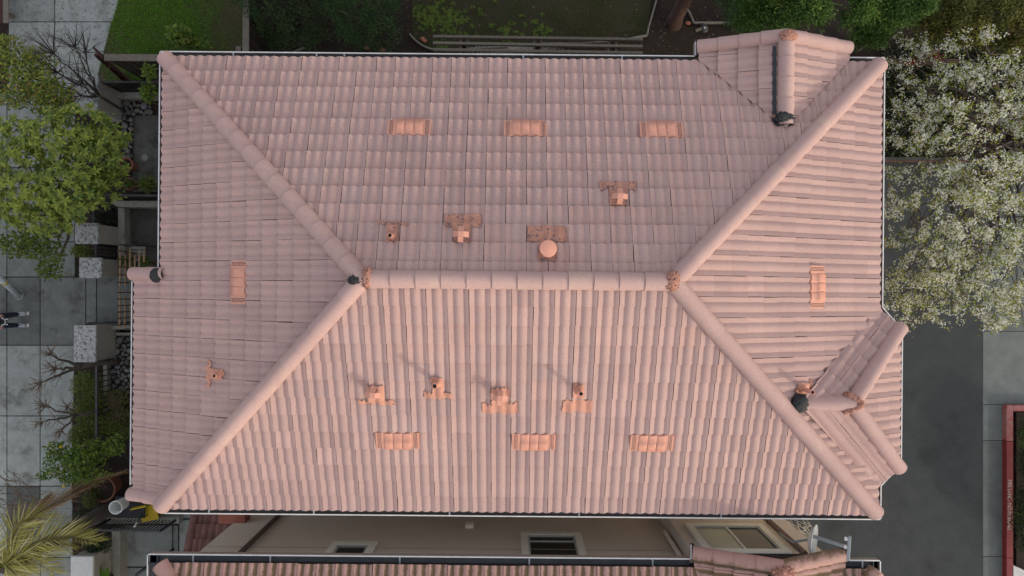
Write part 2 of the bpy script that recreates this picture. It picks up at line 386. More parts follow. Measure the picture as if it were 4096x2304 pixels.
# concrete gutter pan beside the kerb: sections are parts
pan = MB().prism([(p.x, p.y) for p in (G(3931, 640), G(4260, 640), G(4260, 2700), G(3931, 2700))], -.10, -.03).put('gutter_pan', M['soil'], kind='structure')
def slab(parent, u0, v0, u1, v1, tone=1.0, mat='concrete', z=0.0, g=1.6, name='slab', tilt=None):
    q = [G(u0+g, v0+g, z), G(u1-g, v0+g, z), G(u1-g, v1-g, z), G(u0+g, v1-g, z)]
    me = MB().prism([(p.x, p.y) for p in q], z-.09, z).mesh(name, M[mat])
    bevelled(me, .008, 1)
    return put(name, me, parent, color=(tone, tone, tone*1.0))
for v0, v1, tn in ((650, 985, .8), (985, 1325, .95), (1325, 1618, 1.1), (1618, 1762, 1.15), (1762, 2226, 1.0), (2226, 2560, .95)):
    slab(pan, 3931, v0, 4022 if v0 >= 1618 else 4200, v1, tn, 'pan', .002, .8)
# red kerb with fire lane lettering
KZ = .15
kerb = thing('red_kerb', G(4036, 1900), 'red painted kerb with white fire lane lettering beside the planted strip', 'kerb')
def kerbseg(a, b, wpx, mat, horiz=False):
    # a,b: pixel ends along the street-side top edge
    if not horiz: q = [G(a[0], a[1], KZ), G(a[0]+wpx, a[1], KZ), G(b[0]+wpx, b[1], KZ), G(b[0], b[1], KZ)]
    else: q = [G(a[0], a[1], KZ), G(b[0], b[1], KZ), G(b[0], b[1]+wpx, KZ), G(a[0], a[1]+wpx, KZ)]
    me = MB().prism([(p.x, p.y) for p in q], -.1, KZ).mesh('kerb_stone', mat); bevelled(me, .012, 2)
    put('kerb_stone', me, kerb)
kerbseg((4026, 1621), (4026, 1764), 27, M['redworn']); kerbseg((4026, 1765.5), (4026, 2231), 27, M['red']); kerbseg((4026, 2232.5), (4026, 2620), 27, M['red'])
kerbseg((4053.5, 1621), (4200, 1621), 24, M['redworn'], True)
cu = bpy.data.curves.new('t', 'FONT'); cu.body = 'FIRE LANE - NO PARKING'; cu.size = .135; cu.extrude = .001; cu.align_x = 'LEFT'; cu.space_character = .96
tob = bpy.data.objects.new('t', cu); col.objects.link(tob); bpy.context.view_layer.update()
tme = bpy.data.meshes.new_from_object(tob.evaluated_get(bpy.context.evaluated_depsgraph_get())); bpy.data.objects.remove(tob)
tme.materials.clear(); tme.materials.append(M['letter'])
tw = max(v.co.x for v in tme.vertices)
need = (G(4034, 1918, KZ)-G(4034, 2118, KZ)).length
for v in tme.vertices: v.co.x *= need/tw
p = G(4031.5, 1918, KZ)
put('painted_lettering', tme, kerb, Matrix.Translation((p.x, p.y, KZ+.004)) @ Matrix.Rotation(-pi/2, 4, 'Z'))

# alley and walks left of the house
alley = poly('alley_pavement', [G(-600, -300), G(760, -300), G(760, 2600), G(-600, 2600)], -.13, -.045, M['soil'], kind='structure')
rows = [(-300, -60, 1), (-60, 87, 1.05), (87, 370, 1.15), (370, 670, .95), (670, 967, .8), (967, 1108, .72), (1108, 1381, .50), (1381, 1664, 1.12), (1664, 1945, 1.18), (1945, 2230, .95), (2230, 2520, .95)]
def wob(): return random.uniform(.94, 1.06)
for v0, v1, tn in rows:
    if v0 < 300:
        slab(alley, 33, v0, 218, v1, tn*wob()); continue
    slab(alley, -300, v0, 27, v1, tn*1.05*wob()); slab(alley, 27, v0, 160, v1, (tn if v0 != 1945 else .42)*wob())
    if v0 == 1108:
        slab(alley, 160, v0, 343, v1, .62); slab(alley, 343, 1108, 386, 1296, .62); slab(alley, 386, 1108, 600, 1296, .52, 'concrete_d' if False else 'concrete')
    else: slab(alley, 160, v0, 300 if v0 not in (2230, 1945, 1664) else 290, v1, tn*wob())
# driveway, upper left
drv = poly('driveway', [G(218, -300), G(505, -300), G(472, 0), G(447, 86), G(412, 215), G(385, 330), G(218, 330)], -.12, -.041, M['soil'], kind='structure')
for pts, tn in (([(220, -280), (503, -280), (474, -2), (449, 85.5), (220, 85.5)], 1.2), ([(220, 88.5), (446, 88.5), (412, 215), (392, 295), (384, 369), (220, 369)], 1.22)):
    me = MB().prism([(G(*q).x, G(*q).y) for q in pts], -.09, .001).mesh('slab', M['concrete']); bevelled(me, .008, 1); put('slab', me, drv, color=(tn, tn, tn))
# courtyards under the west eaves
court = poly('courtyard', [G(497, 300), G(800, 300), G(800, 1300), G(497, 1300)], -.12, -.05, M['soil'], kind='structure')
slab(court, 530, 458, 800, 770, .95, 'concrete_d', .01); slab(court, 498, 820, 800, 1100, .75, 'concrete_d', .01)
slab(court, 560, 330, 800, 400, 1, 'concrete_d', .005)
# walk between the two houses, lower left
walk = poly('side_walk', [G(478, 2040), G(1500, 2040), G(1500, 2600), G(478, 2600)], -.12, -.05, M['soil'], kind='structure')
slab(walk, 482, 2100, 690, 2268, .85); slab(walk, 691, 2100, 713, 2268, .72); slab(walk, 482, 2270, 713, 2560, .82)
slab(walk, 715, 2078, 1500, 2560, .95); slab(walk, 482, 2020, 713, 2066, .55); slab(walk, 715, 2000, 1500, 2075, .8)
# planting beds and lawns
poly('planting_bed', [G(300, 1440, -.02), G(530, 1330, -.02), G(700, 1330, -.02), G(700, 2010, -.02), G(290, 2010, -.02)], -.2, .02, M['soil'], kind='structure')
poly('planter_soil', [G(395, 830), G(480, 830), G(480, 1100), G(395, 1100)], -.2, .06, M['soil'], kind='structure')
poly('front_lawn', [G(505, -300), G(1000, -300), G(1000, 300), G(385, 330), G(412, 215), G(447, 86), G(472, 0)], -.2, -.01, M['lawnsoil'], kind='structure')
poly('back_garden', [G(1000, -500), G(4400, -500), G(4400, 560), G(1000, 560)], -.2, -.012, M['soil'], kind='structure')
poly('back_lawn', [G(1640, -400), G(2640, -400), G(2590, 140), G(2430, 172), G(1990, 190), G(1720, 196), G(1650, 150)], -.2, .0, M['backsoil'], kind='structure')
poly('verge_bed', [G(4054, 1646), G(4500, 1646), G(4500, 2900), G(4054, 2900)], -.2, .10, M['soil'], kind='structure')
poly('ivy_bed', [G(3300, 300), G(4500, 300), G(4500, 632), G(3300, 632)], -.2, .05, M['soil'], kind='structure')

# ================================================================ HOUSES
TW, TE, TL, TA, TLIFT, PITCH = .30, .303, .385, .027, .055, .43
ZE = 6.08
def prof(x):
    return TA*(abs(cos(2*pi*x))**.9*.75+.125*(1+cos(4*pi*x)))
def tile_geo(n=12):
    vs = []; uv = []; fs = []
    g = .0032
    for r, (y, dz) in enumerate(((0, -.040), (0, 0), (TL, 0))):
        for i in range(n+1):
            x = i/n; xx = g+(TW-2*g)*x
            z = prof(x)+TLIFT*(1-y/TL)+dz
            if i == 0: z += .004
            vs.append((xx, y, z)); uv.append((x, y/TL))
    for i in range(n):
        fs.append((i, i+1, n+1+i+1, n+1+i)); fs.append((n+1+i, n+2+i, 2*n+3+i, 2*n+2+i))
    b = len(vs); vs += [(g, 0, prof(0)+TLIFT-.035), (g, TL, prof(0)-.02), (TW-g, 0, prof(1)+TLIFT-.02), (TW-g, TL, prof(1)-.02)]; uv += [(0, 0), (0, 1), (1, 0), (1, 1)]
    fs += [(b, n+1, 2*n+2, b+1), (2*n+1, b+2, b+3, 3*n+2)]
    return vs, fs, uv
TV, TF, TUV = tile_geo()
def tile_mesh(mat):
    me = MB().add(TV, TF, 0, TUV).mesh('tile', mat, True); return sharp(me, 36)
class Slope:
    def __init__(s, p0, U, In, umax, run, phase=0.0, pitch=PITCH, clips=()):
        s.p0 = Vector(p0); s.U = Vector(U).normalized(); s.In = Vector(In).normalized(); s.pitch = pitch
        s.S = (s.In+Vector((0, 0, pitch))).normalized(); s.N = s.U.cross(s.S).normalized()
        s.umax = umax; s.len = run*sqrt(1+pitch*pitch); s.phase = phase; s.clips = [(Vector(a), Vector(n).normalized()) for a, n in clips]
    def at(s, u, q, n=0.0): return s.p0+s.U*u+s.S*q+s.N*n
    def mat(s, u, q, n=0.0):
        o = s.at(u, q, n); U, S, N = s.U, s.S, s.N
        return Matrix(((U.x, S.x, N.x, o.x), (U.y, S.y, N.y, o.y), (U.z, S.z, N.z, o.z), (0, 0, 0, 1)))
    def surf(s, u, q):
        y = q-math.floor(q/TE)*TE
        return prof(((u-s.phase)/TW) % 1)+TLIFT*(1-y/TL)
    def px(s, u, v, lift=.05):
        p = ray_plane(u, v, s.p0+s.N*lift, s.N); d = p-s.p0
        return d.dot(s.U), d.dot(s.S)
    def tiles(s):
        i0 = math.floor(-s.phase/TW)-1; out = []
        for j in range(int(math.ceil(s.len/TE))):
            i = i0
            while s.phase+i*TW < s.umax:
                u = s.phase+i*TW; i += 1
                if u+TW < 0: continue
                Mx = s.mat(u+random.gauss(0, .0016), j*TE+random.gauss(0, .0032), 0) @ Matrix.Rotation(random.gauss(0, .0055), 4, 'Z')
                cs = [Mx @ Vector((x, y, .03)) for x in (0, TW) for y in (0, TL)]
                state = 1
                pl = s.clips+[(s.at(0, 0), s.U), (s.at(s.umax, 0), -s.U)]
                cut = []
                for a, n in pl:
                    ds = [(c-a).dot(n) for c in cs]
                    if max(ds) < .02: state = 0; break
                    if min(ds) < -.004: cut.append((a, n))
                if state: out.append((Mx, cut))
        return out
def cut_geo(Mx, cut):
    bm = bmesh.new(); uvl = bm.loops.layers.uv.new('UVMap')
    vs = [bm.verts.new(Mx @ Vector(v)) for v in TV]
    for f in TF:
        fc = bm.faces.new([vs[i] for i in f])
        for l, i in zip(fc.loops, f): l[uvl].uv = TUV[i]
    for a, n in cut:
        bmesh.ops.bisect_plane(bm, geom=bm.verts[:]+bm.edges[:]+bm.faces[:], plane_co=a, plane_no=n, clear_inner=True)
    bm.verts.index_update()
    V = [v.co.copy() for v in bm.verts]; F = []; UVs = {}
    for f in bm.faces:
        F.append([v.index for v in f.verts])
        for l in f.loops: UVs[l.vert.index] = tuple(l[uvl].uv)
    bm.free(); return V, F, [UVs.get(i, (0, 0)) for i in range(len(V))]
def tone_r(): return max(-.12, min(.10, random.gauss(0, .032)))
def tint_r(base=1.0):
    b = base*(1+tone_r()); k = random.gauss(0, .012)
    return (b*(1+k), b, b*(1-k))
def lay_tiles(roof, slopes, mat, score, nmax=300, skip=None):
    """the nmax tiles that show largest become parts, the rest one part"""
    ents = []
    for s in slopes:
        for Mx, cut in s.tiles():
            c = Mx @ Vector((TW/2, TE/2, .03))
            if skip and skip(s, c): continue
            ents.append((score(c, s) if not cut else -1, s, Mx, cut))
    ents.sort(key=lambda e: -e[0])
    me = tile_mesh(mat); rest = MB(); k = 0
    for sc_, s, Mx, cut in ents:
        if sc_ > 0 and k < nmax and not cut:
            put('tile', me, roof, Mx, color=tint_r()); k += 1
        elif cut:
            V, F, UV = cut_geo(Mx, cut)
            if F: rest.add(V, F, 0, UV, tone_r() or .001)
        else:
            rest.add([Mx @ Vector(v) for v in TV], TF, 0, TUV, tone_r() or .001)
    if rest.f:
        r = sharp(rest.mesh('further_tiles', mat, True), 36)
        put('further_tiles', r, roof, kind='stuff')
# ridge and hip caps
def cap_geo(r0, r1, L, n=10, th=.018, spread=100):
    vs = []; fs = []; uv = []
    for y, r in ((0, r0-th), (0, r0), (L, r1)):
        for i in range(n+1):
            a = radians(-spread+2*spread*i/n)
            vs.append((r*sin(a), y, r*cos(a)-.03)); uv.append((.5+.02*i, y/L*.8))
    for i in range(n):
        fs.append((i, i+1, n+2+i, n+1+i)); fs.append((n+1+i, n+2+i, 2*n+3+i, 2*n+2+i))
    return vs, fs, uv
CAPM = {}
def caps(parent, a, b, mat, r=.135, expo=.35, name='hip_cap', lift=.05, tone=1.0, up=None, last=True):
    a = Vector(a); b = Vector(b); d = (b-a); L = d.length; d.normalize()
    up = Vector(up) if up else Vector((0, 0, 1)); x = d.cross(up).normalized(); z = x.cross(d)
    n = max(1, round(L/expo)); e = L/n
    key = (mat.name, round(r, 3), round(e, 3))
    if key not in CAPM:
        v, f, uv = cap_geo(r, r*.92, e+.07); CAPM[key] = sharp(MB().add(v, f, 0, uv).mesh(name, mat, True), 50)
    tl = radians(-1.6)
    for i in range(n):
        o = a+d*(i*e)+z*(lift+.012)
        T = Matrix(((x.x, d.x, z.x, o.x), (x.y, d.y, z.y, o.y), (x.z, d.z, z.z, o.z), (0, 0, 0, 1))) @ Matrix.Rotation(tl+random.gauss(0, .004), 4, 'X') @ Matrix.Rotation(random.gauss(0, .006), 4, 'Z')
        b_ = tone*(1+random.gauss(0, .018)); put(name, CAPM[key], parent, T, color=(b_, b_, b_))
    # end plug of mortar in the lowest cap
    me = MB(); vs = []; k = 12
    o = a+d*.02+z*(lift)
    for i in range(k+1):
        an = radians(-95+190*i/k); vs.append(o+x*((r-.015)*sin(an))+z*((r-.015)*cos(an)-.03))
    me.add(vs, [tuple(range(k+1))]); put('end_plug', me.mesh('end_plug', M['mortar']), parent)
def gutter(house, a, b, z, inw, straps=(), ends=(0, 0), wide=.125, name='gutter', tr=None):
    a = Vector((a[0], a[1], z)); b = Vector((b[0], b[1], z)); inw = Vector((*inw, 0)).normalized(); d = (b-a).normalized()
    L = (b-a).length
    T = Matrix(((d.x, inw.x, 0, a.x), (d.y, inw.y, 0, a.y), (0, 0, 1, a.z), (0, 0, 0, 1)))
    g = MB().box(0, 0, -.022, L, .018, 0, T)
    if ends[0]: g.box(-.0, .0225, -.11, .018, wide, -.002, T)
    if ends[1]: g.box(L-.018, .0225, -.11, L, wide, -.002, T)
    go = g.put(name, M['gutter'], house)
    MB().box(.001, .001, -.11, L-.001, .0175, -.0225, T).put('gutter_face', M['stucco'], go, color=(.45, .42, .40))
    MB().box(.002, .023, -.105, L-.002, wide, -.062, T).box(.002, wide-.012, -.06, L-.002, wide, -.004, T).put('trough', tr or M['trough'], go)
    for x in straps:
        MB().box(x-.012, .023, -.006, x+.012, wide, .002, T).put('strap', M['strap'], go)
    return go
def patch(parent, s, u0, q0, u1, q1, mat, name='flashing', n=(22, 6), lift=.007, ragged=.012, tone=1.0):
    """thin sheet dressed over the tile profile"""
    V = []; F = []; nu, nq = n
    for j in range(nq+1):
        for i in range(nu+1):
            u = u0+(u1-u0)*i/nu; q = q0+(q1-q0)*j/nq
            if j in (0, nq): q += random.gauss(0, ragged)
            if i in (0, nu): u += random.gauss(0, ragged*.5)
            V.append(s.at(u, q, s.surf(u, q)+lift+(.012 if True else 0)))
    for j in range(nq):
        for i in range(nu): F.append((j*(nu+1)+i, j*(nu+1)+i+1, (j+1)*(nu+1)+i+1, (j+1)*(nu+1)+i))
    return MB().add(V, F).put(name, mat, parent, True, color=(tone, tone, tone))
def roof_vent(house, s, pu, pv, turn=False):
    u, q = s.px(pu, pv)
    q = (math.floor(q/TE)+.5)*TE if True else q
    W, Hh = .66, .29
    base = s.mat(u, q, .064)
    v = MB().box(-W/2, -Hh/2, -.08, W/2, Hh/2, .012, base)
    vo = v.put('roof_vent', M['vent'], house)
    for k in range(3):
        bx = -.21+.14*k; vs = []; fs = []; n = 8
        for y in (-Hh/2-.002, -.002, .002, Hh/2-.01):
            for i in range(n+1):
                a = pi*i/n; vs.append(base @ Vector((bx+.07-.066*cos(a), y, .010+.013*sin(a)**.7+(.006 if y in (-Hh/2-.002, -.002) else 0))))
        for r in range(3):
            for i in range(n): fs.append((r*(n+1)+i, r*(n+1)+i+1, (r+1)*(n+1)+i+1, (r+1)*(n+1)+i))
        fs.append(tuple(range(n, -1, -1)))
        MB().add(vs, fs).put('barrel', M['vent'], vo, True)
    for side in (-1, 1):
        h = MB()
        for c in range(3):
            for r in range(11):
                cx = side*(.262+.022*(c-.0)-.01); cy = -.125+.025*r+(.0125 if c % 2 else 0)
                h.add([base @ Vector((cx+.0085*cos(a), cy+.0085*sin(a), .0135)) for a in [2*pi*k/6 for k in range(6)]], [tuple(range(6))])
        h.put('perforation', M['black'], vo)
    return vo
def pipe_vent(house, s, pu, pv, h=.30, r=.036, fw=.36, fh=.08, below=True, tone=1.0):
    p = ray_plane(pu, pv, s.p0+s.N*.05, s.N)
    # the photo shows the mouth of the pipe; step back to its foot
    k = (CAMH-p.z-h)/(CAMH-p.z); ft = Vector((p.x*k, p.y*k, 0)); d = ft-s.p0; u = d.dot(s.U)
    hq = (ft-s.p0).dot(s.In)*sqrt(1+s.pitch**2); foot = s.at(u, hq, .04)
    po = MB().lathe([(r, -.08), (r, h), (r-.007, h), (r-.007, h-.25)], foot, 16).put('vent_pipe', M['vent'], house, True, color=(tone,)*3)
    sharp(po.data, 40)
    MB().add([foot+Vector(((r-.008)*cos(a), (r-.008)*sin(a), h-.03)) for a in [2*pi*i/16 for i in range(16)]], [tuple(range(16))]).put('bore', M['black'], po)
    lo = hq-.30 if below else hq
    patch(po, s, u-.085, hq-.20, u+.085, hq+.10, (M['flash'] if s is HS['SN'] else M['flash_clean']), 'flashing', (8, 6), .012)
    patch(po, s, u-fw/2, hq-.20-fh, u+fw/2, hq-.17, (M['flash'] if s is HS['SN'] else M['flash_clean']), 'apron', (16, 4), .006, .014)
    # conical collar
    MB().lathe([(r+.05, .0), (r+.012, .09), (r, .10)], foot, 16).put('collar', (M['flash'] if s is HS['SN'] else M['flash_clean']), po, True)
    return po
def hood_vent(house, s, pu, pv, h=.26, flip=1, tone=1.0, fw=.44, fh=.16, apron=-1):
    p = ray_plane(pu, pv, s.p0+s.N*.05, s.N)
    k = (CAMH-p.z-h)/(CAMH-p.z); ft = Vector((p.x*k, p.y*k, 0)); d = ft-s.p0; u = d.dot(s.U)
    hq = d.dot(s.In)*sqrt(1+s.pitch**2); foot = s.at(u, hq, .04)
    T = Matrix.Translation(foot) @ Matrix.Rotation(random.gauss(0, .08), 4, 'Z')
    a, c = .038, .112
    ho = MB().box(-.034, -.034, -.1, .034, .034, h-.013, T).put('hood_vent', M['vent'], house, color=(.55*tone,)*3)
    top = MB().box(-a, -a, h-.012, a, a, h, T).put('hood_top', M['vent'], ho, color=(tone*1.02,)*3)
    for i in range(4):
        R = T @ Matrix.Rotation(pi/2*i, 4, 'Z')
        vs = [R @ Vector(q) for q in ((a+.001, -a, h), (a+.001, a, h), (c, a, h-.055), (c, -a, h-.055), (a+.001, -a, h-.012), (a+.001, a, h-.012), (c, a, h-.067), (c, -a, h-.067))]
        MB().add(vs, [(0, 3, 2, 1), (4, 5, 6, 7), (2, 3, 7, 6), (0, 4, 7, 3), (1, 2, 6, 5)]).put('hood_flap', M['vent'], ho, color=(tone,)*3)
    patch(ho, s, u-.13, hq-.15, u+.13, hq+.13, (M['flash'] if s is HS['SN'] else M['flash_clean']), 'flashing', (12, 6), .012)
    if apron < 0: patch(ho, s, u-fw/2, hq-.15-fh, u+fw/2, hq-.14, (M['flash'] if s is HS['SN'] else M['flash_clean']), 'apron', (20, 4), .006, .016)
    else: patch(ho, s, u-fw/2-.02, hq-.13-fh*1.25, u+fw/2, hq-.12, (M['flash'] if s is HS['SN'] else M['flash_clean']), 'apron', (20, 4), .006, .012)
    return ho

def roof_set(house, dy, mat, main):
    xw, xe, yn, ys = -5.63, 5.90, 3.665+dy, -3.58+dy
    yc = (yn+ys)/2; hs = (yn-ys)/2; zr = ZE+PITCH*hs
    rw, re = xw+hs, xe-hs
    A = Vector((xw, yn, ZE)); B = Vector((xe, yn, ZE)); C = Vector((xe, ys, ZE)); D = Vector((xw, ys, ZE))
    if main: yc += .065; rw -= .06; re -= .06                 # the ridge sits a little north and west of centre
    Ea = Vector((rw, yc, zr)); Fa = Vector((re, yc, zr))
    def hipn(P, Q, ins):
        d = Q-P; n = Vector((d.y, -d.x, 0)).normalized(); return n if (Vector(ins)-P).dot(n) > 0 else -n
    pN, pS, pE, pW = (zr-ZE)/(yn-yc), (zr-ZE)/(yc-ys), (zr-ZE)/(xe-re), (zr-ZE)/(rw-xw)
    iN, iS, iE, iW = (0, yn, ZE), (0, ys, ZE), (xe, yc, ZE), (xw, yc, ZE)
    # slopes: eave origin, along, inward
    SN = Slope(B, (-1, 0, 0), (0, -1, 0), xe-xw, yn-yc, ((xe+4.0) % TW)-TW, pN, [(A, hipn(A, Ea, iN)), (B, hipn(B, Fa, iN)), ((0, yc, 0), (0, 1, 0))])
    SS = Slope(D, (1, 0, 0), (0, 1, 0), xe-xw, yc-ys, ((-xw) % TW)-TW, pS, [(D, hipn(D, Ea, iS)), (C, hipn(C, Fa, iS)), ((0, yc, 0), (0, -1, 0))])
    SE = Slope(C, (0, 1, 0), (-1, 0, 0), yn-ys, xe-re, ((-.1-ys) % TW)-TW, pE, [(C, hipn(C, Fa, iE)), (B, hipn(B, Fa, iE))])
    SW = Slope(A, (0, -1, 0), (1, 0, 0), yn-ys, rw-xw, ((yn+.523-dy) % TW)-TW, pW, [(A, hipn(A, Ea, iW)), (D, hipn(D, Ea, iW))])
    return SN, SS, SE, SW, (xw, xe, yn, ys, yc, hs, zr, rw, re, A, B, C, D)

def ext_slope(xw, ya, yb, mat):
    off = 2*TE/sqrt(1+PITCH**2)
    p0 = Vector((xw-off, ya, ZE-off*PITCH))
    return Slope(p0, (0, -1, 0), (1, 0, 0), ya-yb, off+.02, ((ya+.523) % TW)-TW, PITCH), off

def build_house(dy, main):
    mat = M['tile'] if main else M['tile_n']
    if main:
        house = thing('house', (.1, 0, 0), 'large house with pink concrete tile hip roof filling the middle of the view', 'house')
    else:
        house = thing('house', (.1, dy, 0), 'neighbouring house with mossy pink tile roof and cream window frames below', 'house')
    SN, SS, SE, SW, (xw, xe, yn, ys, yc, hs, zr, rw, re, A, B, C, D) = roof_set(house, dy, mat, main)
    # deck
    E = Vector((rw, yc, zr)); Fv = Vector((re, yc, zr)); o = Vector((0, 0, -.012)); lo = Vector((0, 0, -.16))
    roof = MB().add([A+o, B+o, C+o, D+o, E+o, Fv+o, A+lo, B+lo, C+lo, D+lo], [(1, 0, 4, 5), (3, 2, 5, 4), (2, 1, 5), (0, 3, 4), (6, 7, 8, 9), (0, 1, 7, 6), (1, 2, 8, 7), (2, 3, 9, 8), (3, 0, 6, 9)]).put('roof', M['deck'], house)
    slopes = [SN, SS, SE, SW]
    # gable over the north bay
    gx0, gx1, gyr = 2.99, 5.36, 3.90+dy; gxm = (gx0+gx1)/2; gh = (gx1-gx0)/2; gz = ZE+.02; gzr = gz+PITCH*gh
    GW = Slope((gx0, gyr, gz), (0, -1, 0), (1, 0, 0), 1.6, gh, -.12, PITCH, [((gx0, yn, 0), (1, 1, 0)), ((gxm, 0, 0), (-1, 0, 0))])
    GE = Slope((gx1, gyr-1.6, gz), (0, 1, 0), (-1, 0, 0), 1.6, gh, -.2, PITCH, [((gx1, yn, 0), (-1, 1, 0)), ((gxm, 0, 0), (1, 0, 0))])
    slopes += [GW, GE]
    gd = .01
    MB().add([(gx0, gyr, gz-gd), (gxm, gyr, gzr-gd), (gxm, gyr-1.4, gzr-gd), (gx0, gyr-.2, gz-gd), (gx1, gyr, gz-gd), (gx1, gyr-.2, gz-gd)], [(0, 3, 2, 1), (4, 1, 2, 5), (0, 1, 4)]).put('gable_deck', M['deck'], roof)
    # bay on the east side
    yb = -1.71+dy; zb = 6.66; xb = 6.235; ap = 5.2
    EF = Slope((xb, yb-1.11, ZE), (0, 1, 0), (-1, 0, 0), 2.22, xb-ap, -.05, (zb-ZE)/(xb-ap), [((xb, yb-1.11, 0), (1, 1, 0)), ((xb, yb+1.11, 0), (1, -1, 0))])
    r2 = sqrt(.5)
    def strip(sgn):
        # angled facet: runs parallel to the hip
        h0 = Vector((xb, yb+sgn*1.11, ZE)); v0 = Vector((xb-.33, yb+sgn*1.45, ZE))
        In = Vector((-1, -sgn, 0)); pit = .36
        if sgn > 0: s = Slope(h0, (-r2, r2, -.11), In, .475, 1.95, -.02, pit, [((0, yb, 0), (0, 1, 0))])
        else: s = Slope(v0-Vector((0, 0, .052)), (r2, r2, .11), In, .475, 1.95, -.10, pit, [((0, yb, 0), (0, -1, 0))])
        s.p0 = s.p0+Vector((0, 0, .02)); return s
    FN, FS = strip(1), strip(-1)
    slopes += [EF, FN, FS]
    MB().add([(xb, yb-1.11, ZE-.01), (xb, yb+1.11, ZE-.01), (ap, yb, zb-.02), (4.3, yb, zb-.02), (xb-.33, yb+1.45, ZE-.01), (xb-.33, yb-1.45, ZE-.01)], [(0, 1, 2), (1, 4, 3, 2), (5, 0, 2, 3)]).put('bay_deck', M['deck'], roof)
    X1, off = ext_slope(xw, .18+dy, ys+.10, mat)
    if main:
        slopes.append(X1)
        MB().add([(xw-off, .18+dy, X1.p0.z-.012), (xw-off, ys+.1, X1.p0.z-.012), (xw+.1, ys+.1, ZE+.03), (xw+.1, .18+dy, ZE+.03)], [(0, 1, 2, 3)]).put('bump_deck', M['deck'], roof)
    def skip(s, c):
        if s is SN and gx0+.12 < c.x < gx1-.12 and c.y > yn-min(c.x-gx0, gx1-c.x)+.22: return True
        if s is SE and c.x > 4.9+.25 and abs(c.y-yb) < (c.x-4.75)-.12: return True
        return False
    if main:
        def score(c, s):
            v = (Vector((0, 0, CAMH))-c); d = v.length; return s.N.dot(v/d)/d**2
        lay_tiles(roof, slopes, mat, score, 300, skip)
    else:
        def score(c, s):
            v = 1152-c.y*FPX/(CAMH-c.z)
            return 1/(v-2000) if 2100 < v < 2330 and abs(c.x) < 6.2 else -1
        lay_tiles(roof, slopes, mat, score, 300, skip)
    ct = 1.04
    for lo_, hi_ in ((A, E), (D, E), (B, Fv), (C, Fv)):
        d = (hi_-lo_).normalized(); caps(roof, lo_+d*.03, hi_-d*.02, mat, .135, .347, 'hip_cap', .062, ct)
    caps(roof, Vector((rw+.05, yc, zr)), Vector((re-.05, yc, zr)), mat, .135, .363, 'ridge_cap', .066, ct)
    # gable caps
    caps(roof, (gxm, gyr-.02, gzr), (gxm, yn-gh+.13, gzr), mat, .125, .36, 'ridge_cap', .055, ct)
    for gx in (gx0, gx1):
        sg = 1 if gx == gx0 else -1
        caps(roof, (gx-.02*sg, gyr+.01, gz), (gxm-.03*sg, gyr+.01, gzr), mat, .115, .36, 'rake_cap', .035, 1.0)
    MB().bar((gxm-.165, gyr-.14, gzr-.03), (gxm-.155, yn-gh-.15, gzr-.04), .045, .08).put('valley_flashing', M['flashdark'], roof)
    for sg, gx in ((1, gx0), (-1, gx1)):
        MB().bar((gx+.02*sg, yn-.06, gz+.02), (gxm-.1*sg, yn-gh+.08, gzr-.03), .05 if sg < 0 else .012, .012).put('valley_flashing', M['flashdark'], roof)
    # bay caps
    caps(roof, (xb+.02, yb+1.13, ZE), (ap+.03, yb+.03, zb), mat, .125, .40, 'hip_cap', .06, ct)
    caps(roof, (xb+.02, yb-1.13, ZE), (ap+.03, yb-.03, zb), mat, .125, .40, 'hip_cap', .06, ct)
    caps(roof, (ap+.02, yb, zb), (4.42, yb, zb), mat, .125, .40, 'ridge_cap', .06, ct)
    if main:
        for y in (.18, ys+.13):
            caps(roof, (xw-off-.06, y, X1.p0.z-.01), (xw+(.0 if y > 0 else .02), y, ZE), mat, .115, .30, 'rake_cap', .05, 1.0)
        # mortar and tar at the junctions
        lump('mortar_patch', M['mortar'], (rw+.09, yc+.02, zr+.14), .07, .14, .045, 1, .5, 4, roof, 5)
        lump('tar_patch', M['tar'], (rw-.07, yc-.02, zr+.115), .105, .06, .05, 2, .7, 4, roof, 4)
        lump('mortar_patch', M['mortar'], (re-.02, yc+.01, zr+.13), .10, .13, .055, 3, .5, 4, roof, 5)
        lump('mortar_patch', M['mortar'], (gxm, gyr-.03, gzr+.125), .12, .09, .06, 4, .6, 4, roof, 5)
        p = ray_plane(3130, 487, SN.p0+SN.N*.1, SN.N); lump('tar_patch', M['tar'], p+Vector((0, .06, .06)), .135, .075, .05, 5, .5, 4, roof, 4)
        p = ray_plane(3133, 502, SN.p0+SN.N*.05, SN.N); u, q = SN.px(3133, 502); patch(roof, SN, u-.15, q-.05, u+.15, q+.03, M['tar'], 'tar_strip', (16, 4), .012, .012)
        p = ray_plane(3124, 468, SN.p0+SN.N*.12, SN.N); lump('mortar_patch', M['mortar'], p+Vector((0, 0, .01)), .12, .05, .05, 9, .5, 3, roof, 5)
        mbm = MB(); cp = [Vector((ap-.12, yb+.15, zb+.07)), Vector((ap-.02, yb+.11, zb+.115)), Vector((ap+.06, yb+.055, zb+.14)), Vector((ap+.10, yb, zb+.145)), Vector((ap+.05, yb-.055, zb+.14)), Vector((ap-.04, yb-.10, zb+.115)), Vector((ap-.13, yb-.135, zb+.07))]
        cp = [cp[i//5].lerp(cp[min(i//5+1, 6)], (i % 5)/5)+Vector((random.gauss(0, .008), random.gauss(0, .008), random.gauss(0, .006))) for i in range(31)]
        mbm.tube(cp, [.034+random.random()*.022 for _ in cp], 9); mbm.put('mortar_patch', M['mortar'], roof, True)
        p = ray_plane(3198, 1612, SE.p0+SE.N*.12, SE.N); lump('tar_patch', M['tar'], p, .125, .14, .075, 8, .35, 4, roof, 6)
